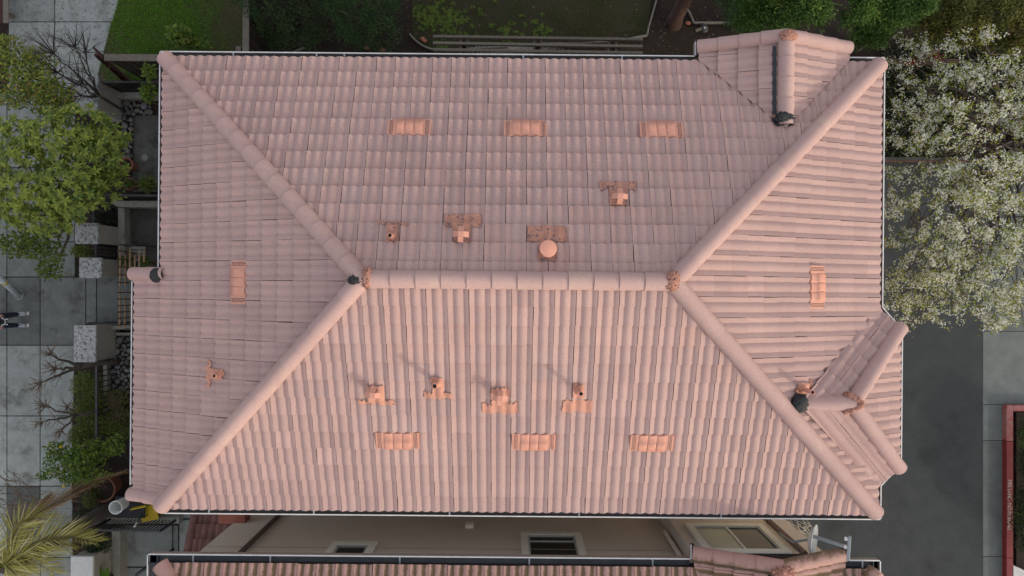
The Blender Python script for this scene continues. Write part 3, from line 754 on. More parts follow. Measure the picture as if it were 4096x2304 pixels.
        p = ray_plane(626, 1101, SW.p0+SW.N*.10, SW.N); lump('tar_patch', M['tar'], p, .105, .115, .06, 10, .25, 4, roof, 6)
    # gutters
    gz_ = 6.06; gl, gr, gt, gb = -5.75, 6.02, 3.795+dy, -3.71+dy
    if main: st = (1.2, 2.55, 3.0, 5.9, 7.5); st2 = (2.6, 4.9, 7.0, 9.2, 10.9)
    else: st = (.75, 2.0, 4.1, 6.2, 8.2); st2 = ()
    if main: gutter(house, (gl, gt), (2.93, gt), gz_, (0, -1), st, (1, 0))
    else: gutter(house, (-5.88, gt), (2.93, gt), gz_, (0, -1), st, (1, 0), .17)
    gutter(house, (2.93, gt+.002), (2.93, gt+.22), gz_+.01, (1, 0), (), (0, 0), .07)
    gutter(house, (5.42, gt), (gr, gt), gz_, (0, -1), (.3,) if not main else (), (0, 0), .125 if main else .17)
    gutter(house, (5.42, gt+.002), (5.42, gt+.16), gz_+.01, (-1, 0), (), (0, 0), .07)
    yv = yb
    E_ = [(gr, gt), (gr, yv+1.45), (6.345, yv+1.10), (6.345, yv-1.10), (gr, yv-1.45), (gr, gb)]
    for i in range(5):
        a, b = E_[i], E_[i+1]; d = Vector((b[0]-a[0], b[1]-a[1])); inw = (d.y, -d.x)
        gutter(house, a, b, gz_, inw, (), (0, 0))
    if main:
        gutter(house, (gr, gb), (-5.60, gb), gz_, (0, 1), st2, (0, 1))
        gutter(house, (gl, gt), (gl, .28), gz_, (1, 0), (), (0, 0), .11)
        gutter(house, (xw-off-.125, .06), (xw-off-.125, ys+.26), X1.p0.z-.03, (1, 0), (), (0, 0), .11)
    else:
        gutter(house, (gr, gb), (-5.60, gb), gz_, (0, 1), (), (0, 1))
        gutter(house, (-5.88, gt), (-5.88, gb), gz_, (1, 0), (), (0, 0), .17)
    # walls
    return house, dict(SN=SN, SS=SS, SE=SE, SW=SW, roof=roof, yn=yn, ys=ys, xw=xw, xe=xe)

house, HS = build_house(0.0, True)
MB().box(-5.3, -3.3, -.1, 5.65, 3.42, 5.93).box(-6.0, -3.2, -.1, -5.302, 0, 5.70).box(3.15, 3.422, -.1, 5.2, 3.80, 5.95).box(5.652, -2.85, -.1, 5.98, -.55, 5.93).put('wall', M['stucco'], house)
for pu, pv in ((1637, 516), (2102, 516), (2645, 519)): roof_vent(house, HS['SN'], pu, pv)
for pu, pv in ((1590, 1745), (2135, 1745), (2608, 1752)): roof_vent(house, HS['SS'], pu, pv)
roof_vent(house, HS['SW'], 968, 1128); roof_vent(house, HS['SE'], 3238, 1148)
pipe_vent(house, HS['SN'], 1558, 945, .22, .036, .46, .04)
hood_vent(house, HS['SN'], 1842, 940, .24, apron=1, fw=.52, fh=.16); hood_vent(house, HS['SN'], 2482, 788, .24, apron=1, fw=.52, fh=.11)
s = HS['SN']; p = ray_plane(2193, 992, s.p0+s.N*.05, s.N); k = (CAMH-p.z-.3)/(CAMH-p.z); ft = Vector((p.x*k, p.y*k, 0)); d = ft-s.p0; u = d.dot(s.U); q = d.dot(s.In)*sqrt(1+s.pitch**2); foot = s.at(u, q, .04)
fo = MB().lathe([(.075, -.1), (.075, .16), (.118, .165), (.122, .26), (.112, .29), (.06, .302), (0, .305)], foot+Vector((0, -.02, 0)), 24).put('flue_cap', M['vent'], house, True, color=(1.05,)*3); sharp(fo.data, 40)
patch(fo, s, u-.28, q-.33, u+.28, q-.10, M['flash'], 'apron', (22, 5), .006, .012); patch(fo, s, u-.13, q-.13, u+.13, q+.19, M['flash'], 'flashing', (12, 6), .012)
s = HS['SS']
hood_vent(house, s, 1488, 1578, .30, fw=.55, fh=.05); hood_vent(house, s, 2000, 1590, .30, fw=.54, fh=.13)
pipe_vent(house, s, 1738, 1540, .42, .038, .42, .06); pipe_vent(house, s, 2324, 1571, .36, .034, .44, .16)
pipe_vent(house, HS['SW'], 862, 1503, .20, .034, .42, .04); pipe_vent(house, HS['SE'], 3240, 1567, .40, .034, .24, .02)

nb, NS = build_house(-8.155, False)
YW = -4.66
MB().box(-5.43, -11.4, -.1, 5.60, YW, 5.93).box(3.02, YW+.001, -.1, 4.86, -4.36, 5.95).put('wall', M['stucco'], nb)
MB().bar((-5.40, YW+.01, 4.98), (3.0, YW+.01, 4.98), .008, .012).put('stucco_joint', M['stucco'], nb, color=(.7, .7, .7))
def window(house, x0, x1, z0, z1, y, panes, fw=.11, rec=.05):
    f = MB()
    for a, b_, c_, d_ in ((x0, x1, z0, z0+fw), (x0, x1, z1-fw, z1), (x0, x0+fw, z0+fw+.001, z1-fw-.001), (x1-fw, x1, z0+fw+.001, z1-fw-.001)): f.box(a, y, c_, b_, y+.05, d_)
    wo = f.put('window', M['trim'], house)
    i0, i1, j0, j1 = x0+fw, x1-fw, z0+fw, z1-fw
    s = MB(); t_ = .035
    for a, b_, c_, d_ in ((i0, i1, j0, j0+t_), (i0, i1, j1-t_, j1), (i0, i0+t_, j0+t_, j1-t_), (i1-t_, i1, j0+t_, j1-t_)): s.box(a, y-.02+.03, c_, b_, y+.035, d_)
    s.put('sash', M['white'], wo, color=(.75, .78, .74))
    for k, (pa, pb, qa, qb, mt) in enumerate(panes):
        ax = i0+(i1-i0)*pa; bx = i0+(i1-i0)*pb; az = j0+(j1-j0)*qa; bz = j0+(j1-j0)*qb
        MB().box(ax+.015, y+.002, az+.015, bx-.015, y+.012, bz-.015).put('pane', M[mt], wo)
        if pb < 1: MB().box(bx-.02, y+.013, j0+t_+.001, bx+.02, y+.033, j1-t_-.001).put('mullion', M['trim'], wo)
        if qb < 1: MB().box(i0+t_+.001, y+.013, bz-.016, i1-t_-.001, y+.033, bz+.016).put('glazing_bar', M['white'], wo, color=(.75, .78, .74))
def wx(u, v, y):  # x,z on a wall plane from a pixel
    n = Vector((0, 1, 0)); p = ray_plane(u, v, Vector((0, y, 0)), n); return p.x, p.z
xa, za = wx(2083, 2137, YW); xb_, _ = wx(2322, 2137, YW)
window(nb, xa, xb_, za, za+1.25, YW, [(0, 1, 0, .28, 'glass'), (0, 1, .28, 1, 'glass')], .13)
xa, za = wx(1331, 2175, YW); xb_, _ = wx(1512, 2175, YW)
window(nb, xa, xb_, za, za+.9, YW, [(0, 1, 0, 1, 'glass')], .13)
window(nb, 3.24, 4.66, 4.52, 5.86, -4.36, [(0, .5, 0, 1, 'glass2'), (.5, 1, 0, 1, 'glass')], .12)
x1_, z1_ = wx(1878, 2107, YW); MB().box(x1_-.075, YW, z1_-.09, x1_+.075, YW+.07, z1_+.09).put('exhaust_cover', M['stucco'], nb, color=(1.5, 1.5, 1.45))
# downspouts
x1_, z1_ = wx(1045, 2132, YW+.05)
MB().tube([(x1_, YW+.06, 0), (x1_, YW+.06, 5.9)], .045, 8).put('downspout', M['downspout'], nb)
MB().tube([(4.86, -4.33, 0), (4.86, -4.33, 5.9)], .05, 8).put('downspout', M['downspout'], nb, color=(1.7, 1.6, 1.6))
MB().tube([(2.94, YW+.06, 4.2), (2.94, YW+.06, 5.9)], .04, 8).put('downspout', M['stucco'], nb, color=(1.3, 1.3, 1.3))
# low porch roof on its west side
PS = Slope((-6.78, -4.30, 2.16), (1, 0, 0), (0, -1, 0), 1.35, 2.2, 0, .5)
PS = Slope((-5.43, -4.30, 2.16), (-1, 0, 0), (0, -1, 0), 1.35, 2.2, -.15, .5)
pr = MB().add([PS.at(0, 0, -.01), PS.at(1.35, 0, -.01), PS.at(1.35, 2.4, -.01), PS.at(0, 2.4, -.01)], [(0, 1, 2, 3)]).put('porch_roof', M['deck'], nb)
for Mx, cut in PS.tiles():
    if cut:
        V, F_, UV = cut_geo(Mx, cut)
        if F_: put('tile', sharp(MB().add(V, F_, 0, UV).mesh('tile', M['tile_low'], True), 50), pr, color=tint_r())
    else: put('tile', sharp(MB().add(TV, TF, 0, TUV).mesh('tile', M['tile_low'], True), 50), pr, Mx, color=tint_r(1.0))
caps(pr, PS.at(1.33, -.05, 0), PS.at(1.33, 2.2, 0), M['tile_low'], .10, .38, 'rake_cap', .03, 1.0)
p = G(976, 2088, 3.1)
me = MB().box(-.26, -.02, -.14, .26, .28, .14, Matrix.Translation((p.x+.02, YW+.0, 3.62))).mesh('clay_end_tile', M['clay']); bevelled(me, .015, 2); put('clay_end_tile', me, nb)
p0_, _ = wx(920, 2090, YW+.02)
MB().box(-5.43-.09, YW-.02, 2.6, -5.43-.001, YW+.05, 3.75).put('corner_flashing', M['flashdark'], nb)
# mortar frill on the neighbour's gable
lump('mortar_patch', M['mortar'], (4.175, -4.255-.05, 6.72), .15, .10, .07, 12, .8, 4, NS['roof'], 5)

# satellite dish on the neighbour's gable end
p = G(3263, 2160, 6.05)
ds = thing('satellite_dish', (p.x, p.y-.1, 5.9), 'white satellite dish seen edge on above the mossy gable', 'satellite dish')
bm = MB(); vs = []; fs = []; R_ = .28; rings, seg = 6, 28
for j in range(rings+1):
    r = R_*j/rings
    for k in range(seg):
        a = 2*pi*k/seg; vs.append(Vector((-.09+.09*(r/R_)**2, r*cos(a)*.92, r*sin(a)*1.1)))
for j in range(rings):
    for k in range(seg): fs.append((j*seg+k, j*seg+(k+1) % seg, (j+1)*seg+(k+1) % seg, (j+1)*seg+k))
Td = Matrix.Translation((p.x, p.y-.03, 6.02)) @ Matrix.Rotation(radians(-33), 4, 'Y') @ Matrix.Rotation(radians(-3), 4, 'Z')
n0 = len(vs); vs2 = [v+Vector((-.014, 0, 0)) for v in vs]
bm.add([Td @ v for v in vs+vs2], fs+[tuple(reversed([i+n0 for i in f])) for f in fs]+[(rings*seg+k, n0+rings*seg+k, n0+rings*seg+(k+1) % seg, rings*seg+(k+1) % seg) for k in range(seg)])
bm.put('reflector', M['dish'], ds, True)
MB().bar(Td @ Vector((-.05, .03, -.12)), Td @ Vector((.46, .0, -.08)), .05, .04).put('feed_arm', M['dishgrey'], ds)
MB().box(.47, -.20, -.12, .51, .18, -.04, Td).put('lnb_bracket', M['dishgrey'], ds)
for yy in (-.17, 0, .13): MB().lathe([(.0, -.03), (.03, -.03), (.035, 0), (.02, .02), (.02, .05), (.0, .05)], (0, 0, 0), 12).put('lnb_feed', M['dish'], ds, True, mw=Td @ Matrix.Translation((.45, yy, -.08)) @ Matrix.Rotation(pi/2, 4, 'Y'))
MB().tube([Td @ Vector((-.1, 0, 0)), (p.x-.25, p.y-.15, 5.75), (p.x-.3, p.y-.16, 5.3)], .02, 8).put('mast', M['dishgrey'], ds)

# ================================================================ LEFT SIDE: pillars, walls, rails
def pillar(u0, v0, u1, v1, h, label, capmat='cap', body=True):
    a = G(u0, v0, h); b = G(u1, v1, h); x0, x1 = a.x, b.x; y1, y0 = a.y, b.y
    t_ = thing('gate_pillar', ((x0+x1)/2, (y0+y1)/2, 0), label, 'pillar', 'plastered pillars along the alley')
    me = MB().box(x0+.025, y0+.025, -.05, x1-.025, y1-.025, h-.08).mesh('shaft', M['plaster']); bevelled(me, .012, 2); put('shaft', me, t_)
    me = MB().box(x0, y0, h-.079, x1, y1, h).mesh('cap', M[capmat]); bevelled(me, .018, 2); put('cap', me, t_)
    return t_
pillar(300, 297, 391, 446, 1.10, 'long pale speckled pillar behind the bare branches, nearest the dark fence')
pillar(300, 891, 390, 976, 1.14, 'square plastered pillar with lichen cap half under the broad leaved tree')
pillar(316, 1030, 405, 1113, 1.14, 'square plastered pillar beside the bamboo trellis')
pillar(295, 1301, 382, 1450, 1.0, 'long plastered pillar with dark mottled cap beside the river stones')
pillar(282, 2226, 370, 2420, 1.08, 'clean pale capped pillar beside the palm fronds', 'capclean')

def low_wall(pts, h, label, mat='lowwall'):
    """pts: pixel quad at the top"""
    q = [G(u, v, h) for u, v in pts]
    me = MB().prism([(p.x, p.y) for p in q], -.08, h).mesh('low_wall', M[mat]); bevelled(me, .015, 2)
    put('low_wall', me, None, Matrix.Identity(4), label, 'wall')
low_wall([(445, 803), (700, 803), (700, 828), (470, 828), (448, 815)], .32, 'low concrete wall along the top of the dark courtyard')
low_wall([(471, 830), (497, 830), (497, 1000), (471, 1000)], .28, 'low concrete wall on the alley side of the dark courtyard')
low_wall([(471, 1001), (497, 1001), (497, 1112), (471, 1112)], .26, 'short low wall under the upper bamboo trellis')
low_wall([(460, 1330), (600, 1330), (600, 1342), (460, 1342)], .20, 'thin concrete curb above the river stones')
low_wall([(386, 1302), (600, 1302), (600, 1318), (386, 1318)], .35, 'low concrete curb beneath the lower bamboo trellis')
low_wall([(470, 368), (640, 368), (640, 394), (470, 394)], .25, 'low concrete wall under the black railing near the fence')
low_wall([(425, 2068), (715, 2068), (715, 2096), (425, 2096)], .22, 'low concrete wall carrying the black railing near the yellow chair')
low_wall([(446, 2114), (480, 2114), (480, 2400), (446, 2400)], .30, 'low concrete wall beside the pale capped pillar')
low_wall([(412, 1452), (428, 1452), (428, 1650), (412, 1650)], .28, 'low curb under the alley railing beside the hedge')

def railing(a, b, h, n, label, bot=.14, mat='iron', post=True, r=.010):
    """a, b: world ends on the ground line"""
    a = Vector(a); b = Vector(b); t_ = thing('iron_railing', a.lerp(b, .5), label, 'railing', 'black iron railings')
    up = Vector((0, 0, 1))
    MB().bar(a+up*h, b+up*h, .045, .035).put('top_rail', M[mat], t_, color=(2.2, 2.2, 2.2))
    MB().bar(a+up*bot, b+up*bot, .035, .03).put('bottom_rail', M[mat], t_)
    for i in range(n):
        p = a.lerp(b, (i+.5)/n); MB().bar(p+up*(bot+.016), p+up*(h-.018), r*2, r*2).put('bar', M[mat], t_)
    if post:
        for p in (a, b): MB().bar(p, p+up*(h+.01), .05, .05).put('post', M[mat], t_)
def gz(u, v, z=0): p = G(u, v, z); return Vector((p.x, p.y, 0))
railing(gz(412, 328, 1.0), gz(640, 328, 1.0), 1.0, 17, 'black iron railing between the speckled pillar and the house')
railing(gz(430, 781, .85), gz(700, 783, .85), .85, 18, 'black iron railing above the dark courtyard wall')
railing(gz(365, 2120, .95), gz(640, 2124, .95), .95, 19, 'black iron railing on the wall beside the yellow chair')
railing(gz(386, 1454, .9), gz(386, 1760, .9), .9, 14, 'black iron railing running through the green hedge', post=False)
railing(gz(372, 822, .9), gz(374, 890, .9), .9, 4, 'short black railing above the lichen capped pillar')
railing(gz(384, 976, .9), gz(384, 1030, .9), .9, 4, 'short black railing between the two square pillars')
railing(gz(545, 2300, 1.0), gz(610, 2262, 1.0), 1.0, 6, 'black railing at the corner of the mossy roof')
railing(gz(500, 1317, .55), gz(640, 1317, .55), .55, 4, 'low black railing beneath the lower trellis end', post=False)
t_ = thing('entry_gate', gz(450, 1296, .7), 'dark iron gate edge at the foot of the damp walk', 'gate')
MB().bar(G(355, 1293, .8), G(620, 1297, .8), .05, .05).put('gate_rail', M['iron'], t_); MB().bar(G(355, 1293, .1), G(620, 1297, .1), .05, .05).put('gate_rail', M['iron'], t_)
for i in range(12):
    p = G(360+21*i, 1294+.3*i, .8); MB().bar((p.x, p.y, .0), (p.x, p.y, .78), .016, .016).put('bar', M['iron'], t_)

# bamboo trellises: rails along the alley at three heights, stakes between
def trellis(v0, v1, X, zs, vr, nst, label, pu):
    p0 = G(pu, v0, 1.0); p1 = G(pu, v1, 1.0); t_ = thing('bamboo_trellis', (X, (p0.y+p1.y)/2, 0), label, 'trellis', 'bamboo trellises under the eave')
    for (za, zb), (va, vb) in zip(zs, vr):
        ya, yb_ = G(pu, va, za).y, G(pu, vb, za).y
        MB().tube([(X, ya, za), (X+.01, (ya+yb_)/2, za+.004), (X, yb_, zb)], .021, 8).put('cane', M['bamboo'], t_, True)
    for i in range(nst):
        y = p0.y+(p1.y-p0.y)*(i+.5)/nst
        MB().tube([(X+.03, y+random.gauss(0, .01), .02), (X+.03, y, 1.22)], .014, 6).put('stake', M['stake'], t_)
XT = -9.27
trellis(990, 1146, XT, [(1.05, 1.05), (.83, .83), (.60, .60)], [(985, 1146), (1015, 1143), (1000, 1120)], 5, 'bamboo trellis behind the square pillar, upper of the two', 478)
trellis(1157, 1312, XT, [(1.05, 1.05), (.83, .83), (.60, .60)], [(1157, 1313), (1183, 1311), (1157, 1284)], 6, 'bamboo trellis above the river stones, lower of the two', 478)
t_ = thing('bamboo_canes', gz(540, 1050), 'loose upright bamboo canes tied in rows beside the black metal chair', 'canes')
for u, va, vb in ((520, 990, 1080), (540, 1022, 1075), (558, 998, 1078), (577, 1000, 1048)):
    MB().tube([G(u, va, .9), G(u-1, vb, .9)], .02, 8).put('cane', M['bamboo'], t_, True)
for v in (1022, 1030): MB().tube([G(505, v, .86), G(580, v+3, .86)], .014, 6).put('stake', M['stake'], t_)
# metal chair under the eave
c = G(592, 1020, 0)
t_ = thing('metal_chair', c, 'black metal chair with pale slats half hidden under the eave', 'chair')
for dx in (-.2, .2):
    for dy in (-.2, .2): MB().bar(c+Vector((dx, dy, 0)), c+Vector((dx, dy, .9 if dy > 0 else .42)), .025, .025).put('leg', M['iron'], t_)
for z, dy in ((.42, -.2), (.42, .2), (.9, .2), (.66, .2)): MB().bar(c+Vector((-.2, dy, z)), c+Vector((.2, dy, z)), .025, .025).put('frame_bar', M['iron'], t_)
for k in range(4): MB().box(-.18, -.17+.095*k, .43, .18, -.10+.095*k, .45, Matrix.Translation(c)).put('slat', M['white'], t_, color=(.35, .36, .35))

# river stones: parts of their beds
def stones(name, region, n, zb, rmin, rmax, seed, bedpx):
    bed = poly(name, [G(u, v, zb) for u, v in bedpx], -.1, zb, M['soil'], kind='structure')
    rs = random.Random(seed); done = []; protos = []
    from mathutils import noise as mn
    for s_ in range(5):
        bm = bmesh.new(); bmesh.ops.create_icosphere(bm, subdivisions=2, radius=1)
        for v in bm.verts: v.co *= 1+.16*mn.noise(v.co*1.3+Vector((s_*5+seed, 0, 0)))
        me = bpy.data.meshes.new('stone'); bm.to_mesh(me); bm.free(); me.materials.append(M['pebble']); me.polygons.foreach_set('use_smooth', [True]*len(me.polygons)); protos.append(me)
    tries = 0
    while len(done) < n and tries < 6000:
        tries += 1
        u0, v0, u1, v1 = region; p = G(rs.uniform(u0, u1), rs.uniform(v0, v1), zb); r = rs.uniform(rmin, rmax)*(1 if rs.random() < .7 else .7)
        if any((p-q).length < (r+r2)*.80 for q, r2 in done): continue
        done.append((p, r)); g = rs.uniform(.55, 1.2); wm = rs.uniform(-.08, .1)
        T = Matrix.Translation(p+Vector((0, 0, r*.35))) @ Matrix.Rotation(rs.uniform(0, 6.3), 4, 'Z') @ Matrix.Rotation(rs.gauss(0, .2), 4, 'X') @ Matrix.Diagonal((r, r*rs.uniform(.68, .95), r*rs.uniform(.5, .7), 1))
        put('stone', rs.choice(protos), bed, T, color=(g*(1+wm), g, g*(1-wm)))
stones('river_stone_bed', (452, 1345, 540, 1570), 62, .10, .055, .115, 3, [(430, 1342), (560, 1342), (560, 1580), (430, 1580)])
stones('river_stone_strip', (468, 398, 600, 458), 34, .06, .06, .11, 5, [(466, 396), (640, 396), (640, 457), (466, 457)])
stones('river_stone_edge', (498, 470, 528, 660), 22, .04, .06, .11, 6, [(494, 458), (529, 458), (529, 680), (494, 680)])

# fences
def board_fence(a, b, h, nb_, label, face, capw=.14, mat='wooddark'):
    """a,b ground ends; boards face to 'face' side"""
    a = Vector(a); b = Vector(b); f = Vector((*face, 0)).normalized(); d = (b-a).normalized(); up = Vector((0, 0, 1)); L = (b-a).length
    t_ = thing('wooden_fence', a.lerp(b, .5), label, 'fence', 'dark board fences')
    w_ = L/nb_
    for i in range(nb_):
        c = a+d*(w_*(i+.5)); g = random.uniform(.7, 1.35)
        off = f*(.012*(i % 2))
        MB().bar(c+off, c+off+up*(h-.02-random.random()*.01), w_-.006, .02, f).put('board', M[mat], t_, color=(g, g, g))
    for z in (.35, h-.35): MB().bar(a-f*.035+up*z, b-f*.035+up*z, .04, .09, (0, 0, 1)).put('rail', M[mat], t_)
    MB().bar(a+up*h, b+up*h, capw, .04).put('cap_board', M['wood'], t_)
    k = max(2, int(L/2.0))
    for i in range(k+1):
        c = a+d*(L*i/k)-f*.06; MB().bar(c, c+up*(h-.025), .09, .09, f).put('post', M[mat], t_)
fa = gz(975, -250, 1.8); fb = gz(974, 207, 1.8)
board_fence((-6.04, fa.y, 0), (-6.04, fb.y-.05, 0), 1.8, 18, 'dark board fence between the green lawn and the two conifers', (1, 0))
fl = gz(418, 230, 1.8); fr = gz(640, 230, 1.8)
board_fence((fl.x, fl.y, 0), (fr.x+.5, fl.y, 0), 1.8, 14, 'dark board fence with grey cap beneath the green lawn', (0, -1), .15)
t_ = thing('gate_post', gz(520, 318), 'leaning red brown wooden board at the open end of the fence', 'post')
MB().bar(G(510, 316, 0), G(392, 212, 1.75), .30, .05, (1, .8, 0)).put('board', M['woodred'], t_); MB().bar(G(497, 322, 0), G(383, 220, 1.75), .06, .07, (1, .8, 0)).put('batten', M['woodred'], t_)
t_ = thing('wooden_post', gz(955, 200, 1.2), 'short grey post at the corner of fence and lawn', 'post')
p = gz(955, 197, 1.3); MB().bar(p, p+Vector((0, 0, 1.3)), .10, .10).put('shaft', M['wood'], t_); MB().bar(p+Vector((0, 0, 1.3)), p+Vector((0, 0, 1.33)), .12, .12).put('post_cap', M['wood'], t_)
# old timber edge upper left corner
t_ = thing('wooden_fence', gz(15, 40, 1.2), 'dark timber fence end in the upper left corner beside the driveway', 'fence')
for i, u in enumerate((24, 2, -22)):
    MB().bar(G(u, -200, .4), G(u, 92, .4), .14, .03).put('board', M['wood' if i == 0 else 'woodred'], t_)
for v in (-150, 40): q = gz(2, v, .4); MB().bar(q, q+Vector((0, 0, .38)), .1, .1).put('post', M['wood'], t_)

# guy guard pipe
t_ = thing('guy_wire_guard', G(76, 1180), 'pale blue slanted guy wire pipe rising from the concrete at the left edge', 'pipe')
MB().tube([G(77, 1180, 0), G(15, 1127, 1.0), G(-60, 1063, 2.2)], [.085, .075, .06], 14).put('pipe', M['guard'], t_, True)
MB().tube([G(18, 1129.5, .96), G(13, 1125.5, 1.04)], .079, 14).put('band', M['yellow'], t_, True)
MB().lathe([(.0, .01), (.13, .01), (.11, .04), (.09, .05)], G(77, 1180), 14).put('collar', M['concrete'], t_)

# pots
def pot(u, v, z, r, h, label, plant=None, twig=True, rim=.03, mat='terracotta'):
    c = G(u, v, z); t_ = thing('plant_pot', c, label, 'pot', 'terracotta pots')
    o = MB().lathe([(.0, .01), (r*.68, 0), (r*.95, h*.85), (r, h*.86), (r+.012, h), (r-rim, h), (r-rim-.01, h*.8), (0, h*.78)], c, 28).put('pot', M[mat], t_, True); sharp(o.data, 40)
    MB().lathe([(r-rim-.012, h*.84), (0, h*.86)], c, 20).put('soil', M['soil'], t_)
    if twig:
        m_ = MB()
        for k in range(14):
            a = random.random()*6.3; q = c+Vector((cos(a)*r*.5*random.random(), sin(a)*r*.5*random.random(), h*.8)); m_.tube([q, q+Vector((random.gauss(0, .1), random.gauss(0, .1), .25))], [.006, .003], 4)
        m_.put('dry_stems', M['twig'], t_)
    return t_, c
pot(534, 668, 0, .17, .34, 'round terracotta pot with dry stems beside the broad leaved tree')
pot(541, 742, 0, .15, .28, 'terracotta pot with a low green plant just above the black railing', twig=False)
pot(457, 1934, 0, .31, .5, 'large empty terracotta pot under the dry palm frond')
# round drain on the courtyard
dp = G(578, 631, .012); MB().lathe([(0, .008), (.075, .008), (.085, 0)], dp, 20).put('drain_cover', M['concrete'], label='round pale drain cover on the dark courtyard slab', cat='drain')

# table, bucket, yellow chair at the lower left corner of the roof
tc = G(520, 2030, .62)
t_ = thing('patio_table', (tc.x, tc.y, 0), 'black patio table under the white bucket', 'table')
me = MB().box(-.36, -.26, -.03, .36, .26, 0, Matrix.Translation(tc)).mesh('table_top', M['black']); bevelled(me, .02, 3); put('table_top', me, t_)
for dx in (-.33, .33):
    for dy in (-.23, .23): MB().tube([tc+Vector((dx, dy, -.03)), (tc.x+dx*1.12, tc.y+dy*1.12, 0)], .014, 8).put('leg', M['iron'], t_)
for dx in (-.33, .33): MB().tube([tc+Vector((dx*1.06, -.24, -.32)), tc+Vector((dx*1.06, .24, -.32))], .01, 6).put('stretcher', M['iron'], t_)
bc = G(497, 2011, .622)
t_ = thing('bucket', bc, 'white plastic bucket standing on the black patio table', 'bucket')
o = MB().lathe([(0, 0), (.128, 0), (.150, .34), (.160, .345), (.160, .37), (.150, .372), (.144, .366), (.124, .012), (0, .012)], bc, 32).put('shell', M['bucket'], t_, True); sharp(o.data, 40)
MB().tube([bc+Vector((.157*cos(a), .157*sin(a)*.2-.155+.02*sin(a), .30-.14*sin(a))) for a in [pi*k/10 for k in range(11)]], .004, 5).put('handle', M['iron'], t_)
MB().lathe([(.154, .30), (.159, .302), (.159, .312), (.154, .314)], bc, 32).put('rib', M['bucket'], t_, True)
lump('dirt', M['twig'], bc+Vector((.04, .02, .02)), .06, .06, .02, 3, .6, 2, t_)
yc_ = G(596, 2052, .45)
t_ = thing('folding_chair', (yc_.x, yc_.y, 0), 'yellow seated folding chair tucked under the roof corner', 'chair')
Ty = Matrix.Translation(yc_) @ Matrix.Rotation(radians(12), 4, 'Z')
me = MB().box(-.21, -.19, -.02, .21, .19, .012, Ty).mesh('seat', M['yellow']); bevelled(me, .01, 2); put('seat', me, t_)
for dx in (-.2, .2):
    MB().tube([Ty @ Vector((dx, -.2, -.44)), Ty @ Vector((dx, .2, .0)), Ty @ Vector((dx, .26, .40))], .012, 8).put('leg', M['iron'], t_)
    MB().tube([Ty @ Vector((dx*.9, .2, -.44)), Ty @ Vector((dx*.9, -.19, 0))], .012, 8).put('leg', M['iron'], t_)
me = MB().box(-.2, .24, .22, .2, .265, .40, Ty).mesh('backrest', M['yellow']); bevelled(me, .008, 2); put('backrest', me, t_)
# green handled garden tool leaning on the rail
t_ = thing('garden_tool', G(556, 2090), 'green handled garden tool with white tip leaning on the railing', 'tool')
MB().tube([G(575, 2048, .5), G(548, 2090, .95)], .018, 8).put('shaft', plain('green_plastic', (.015, .06, .025), None, 8, .5), t_)
MB().tube([G(548, 2090, .952), G(538, 2106, 1.1)], .022, 8).put('tip', M['white'], t_)

# ================================================================ BACK GARDEN
def edging(pts, label, h=.09, w_=.035):
    q = [G(u, v, h) for u, v in pts]; m_ = MB()
    for i in range(len(q)-1):
        a = q[i]; b = q[i+1]; a = a-Vector((0, 0, h/2)); b = b-Vector((0, 0, h/2)); m_.bar(a, b, w_, h)
    m_.put('garden_edging', M['edging'], label=label, cat='edging', group='bender board garden edging')
def bez(a, b, c, n=12): return [((1-t)**2*a[0]+2*t*(1-t)*b[0]+t*t*c[0], (1-t)**2*a[1]+2*t*(1-t)*b[1]+t*t*c[1]) for t in [i/n for i in range(n+1)]]
edging(bez((1638, 133), (1680, 190), (1742, 197))+[(1830, 197)], 'curved grey edging board below the second conifer')
edging([(1875, 193), (1960, 188), (2030, 185)], 'pale edging board above the white gravel')
edging(bez((2085, 178), (2140, 172), (2200, 172))+[(2330, 172), (2440, 162)], 'long edging board under the wooden arbor rails')
edging([(2490, 158), (2590, 139), (2595, 110), (2612, 50), (2632, -20)], 'bent edging board between lawn and red trunk')
edging([(2725, 0), (2760, 50), (2777, 89)], 'straight edging board right of the red trunk')
edging([(2779, 89), (2970, 88)], 'thin edging board left of the green gable conifer')
edging([(1352, 40), (1385, 52)], 'short edging board between the two conifers', .09)
edging([(1073, -100), (1073, 207)], 'straight grey board at the foot of the dark fence', .12)
edging([(1172, 207), (1215, 188)], 'short board half under the gutter below the first conifer', .08)
# arbor: three long rails, three pairs of cross arms, posts between them
az = 1.9
pm = G(2150, 178, az)
t_ = thing('wooden_arbor', (pm.x, pm.y, 0), 'grey wooden arbor of three long rails beside the white gravel', 'arbor')
for va, vb in ((147, 159), (173, 187), (199, 213)):
    MB().bar(G(1733, va, az+.06), G(2570, vb, az+.06), .055, .09).put('rail', M['wood'], t_, color=(random.uniform(.9, 1.15),)*3)
for u, dv in ((1845, 0), (1872, 0), (2138, 4), (2166, 4), (2436, 8), (2465, 8)):
    MB().bar(G(u, 143+dv, az-.03), G(u-3, 216+dv, az-.03), .045, .09).put('cross_arm', M['wood'], t_)
for u, dv in ((1858, 0), (2152, 4), (2450, 8)):
    p = G(u, 178+dv, az-.1); MB().bar((p.x, p.y+.0, 0), (p.x, p.y, az-.02), .11, .11).put('post', M['wooddark'], t_)
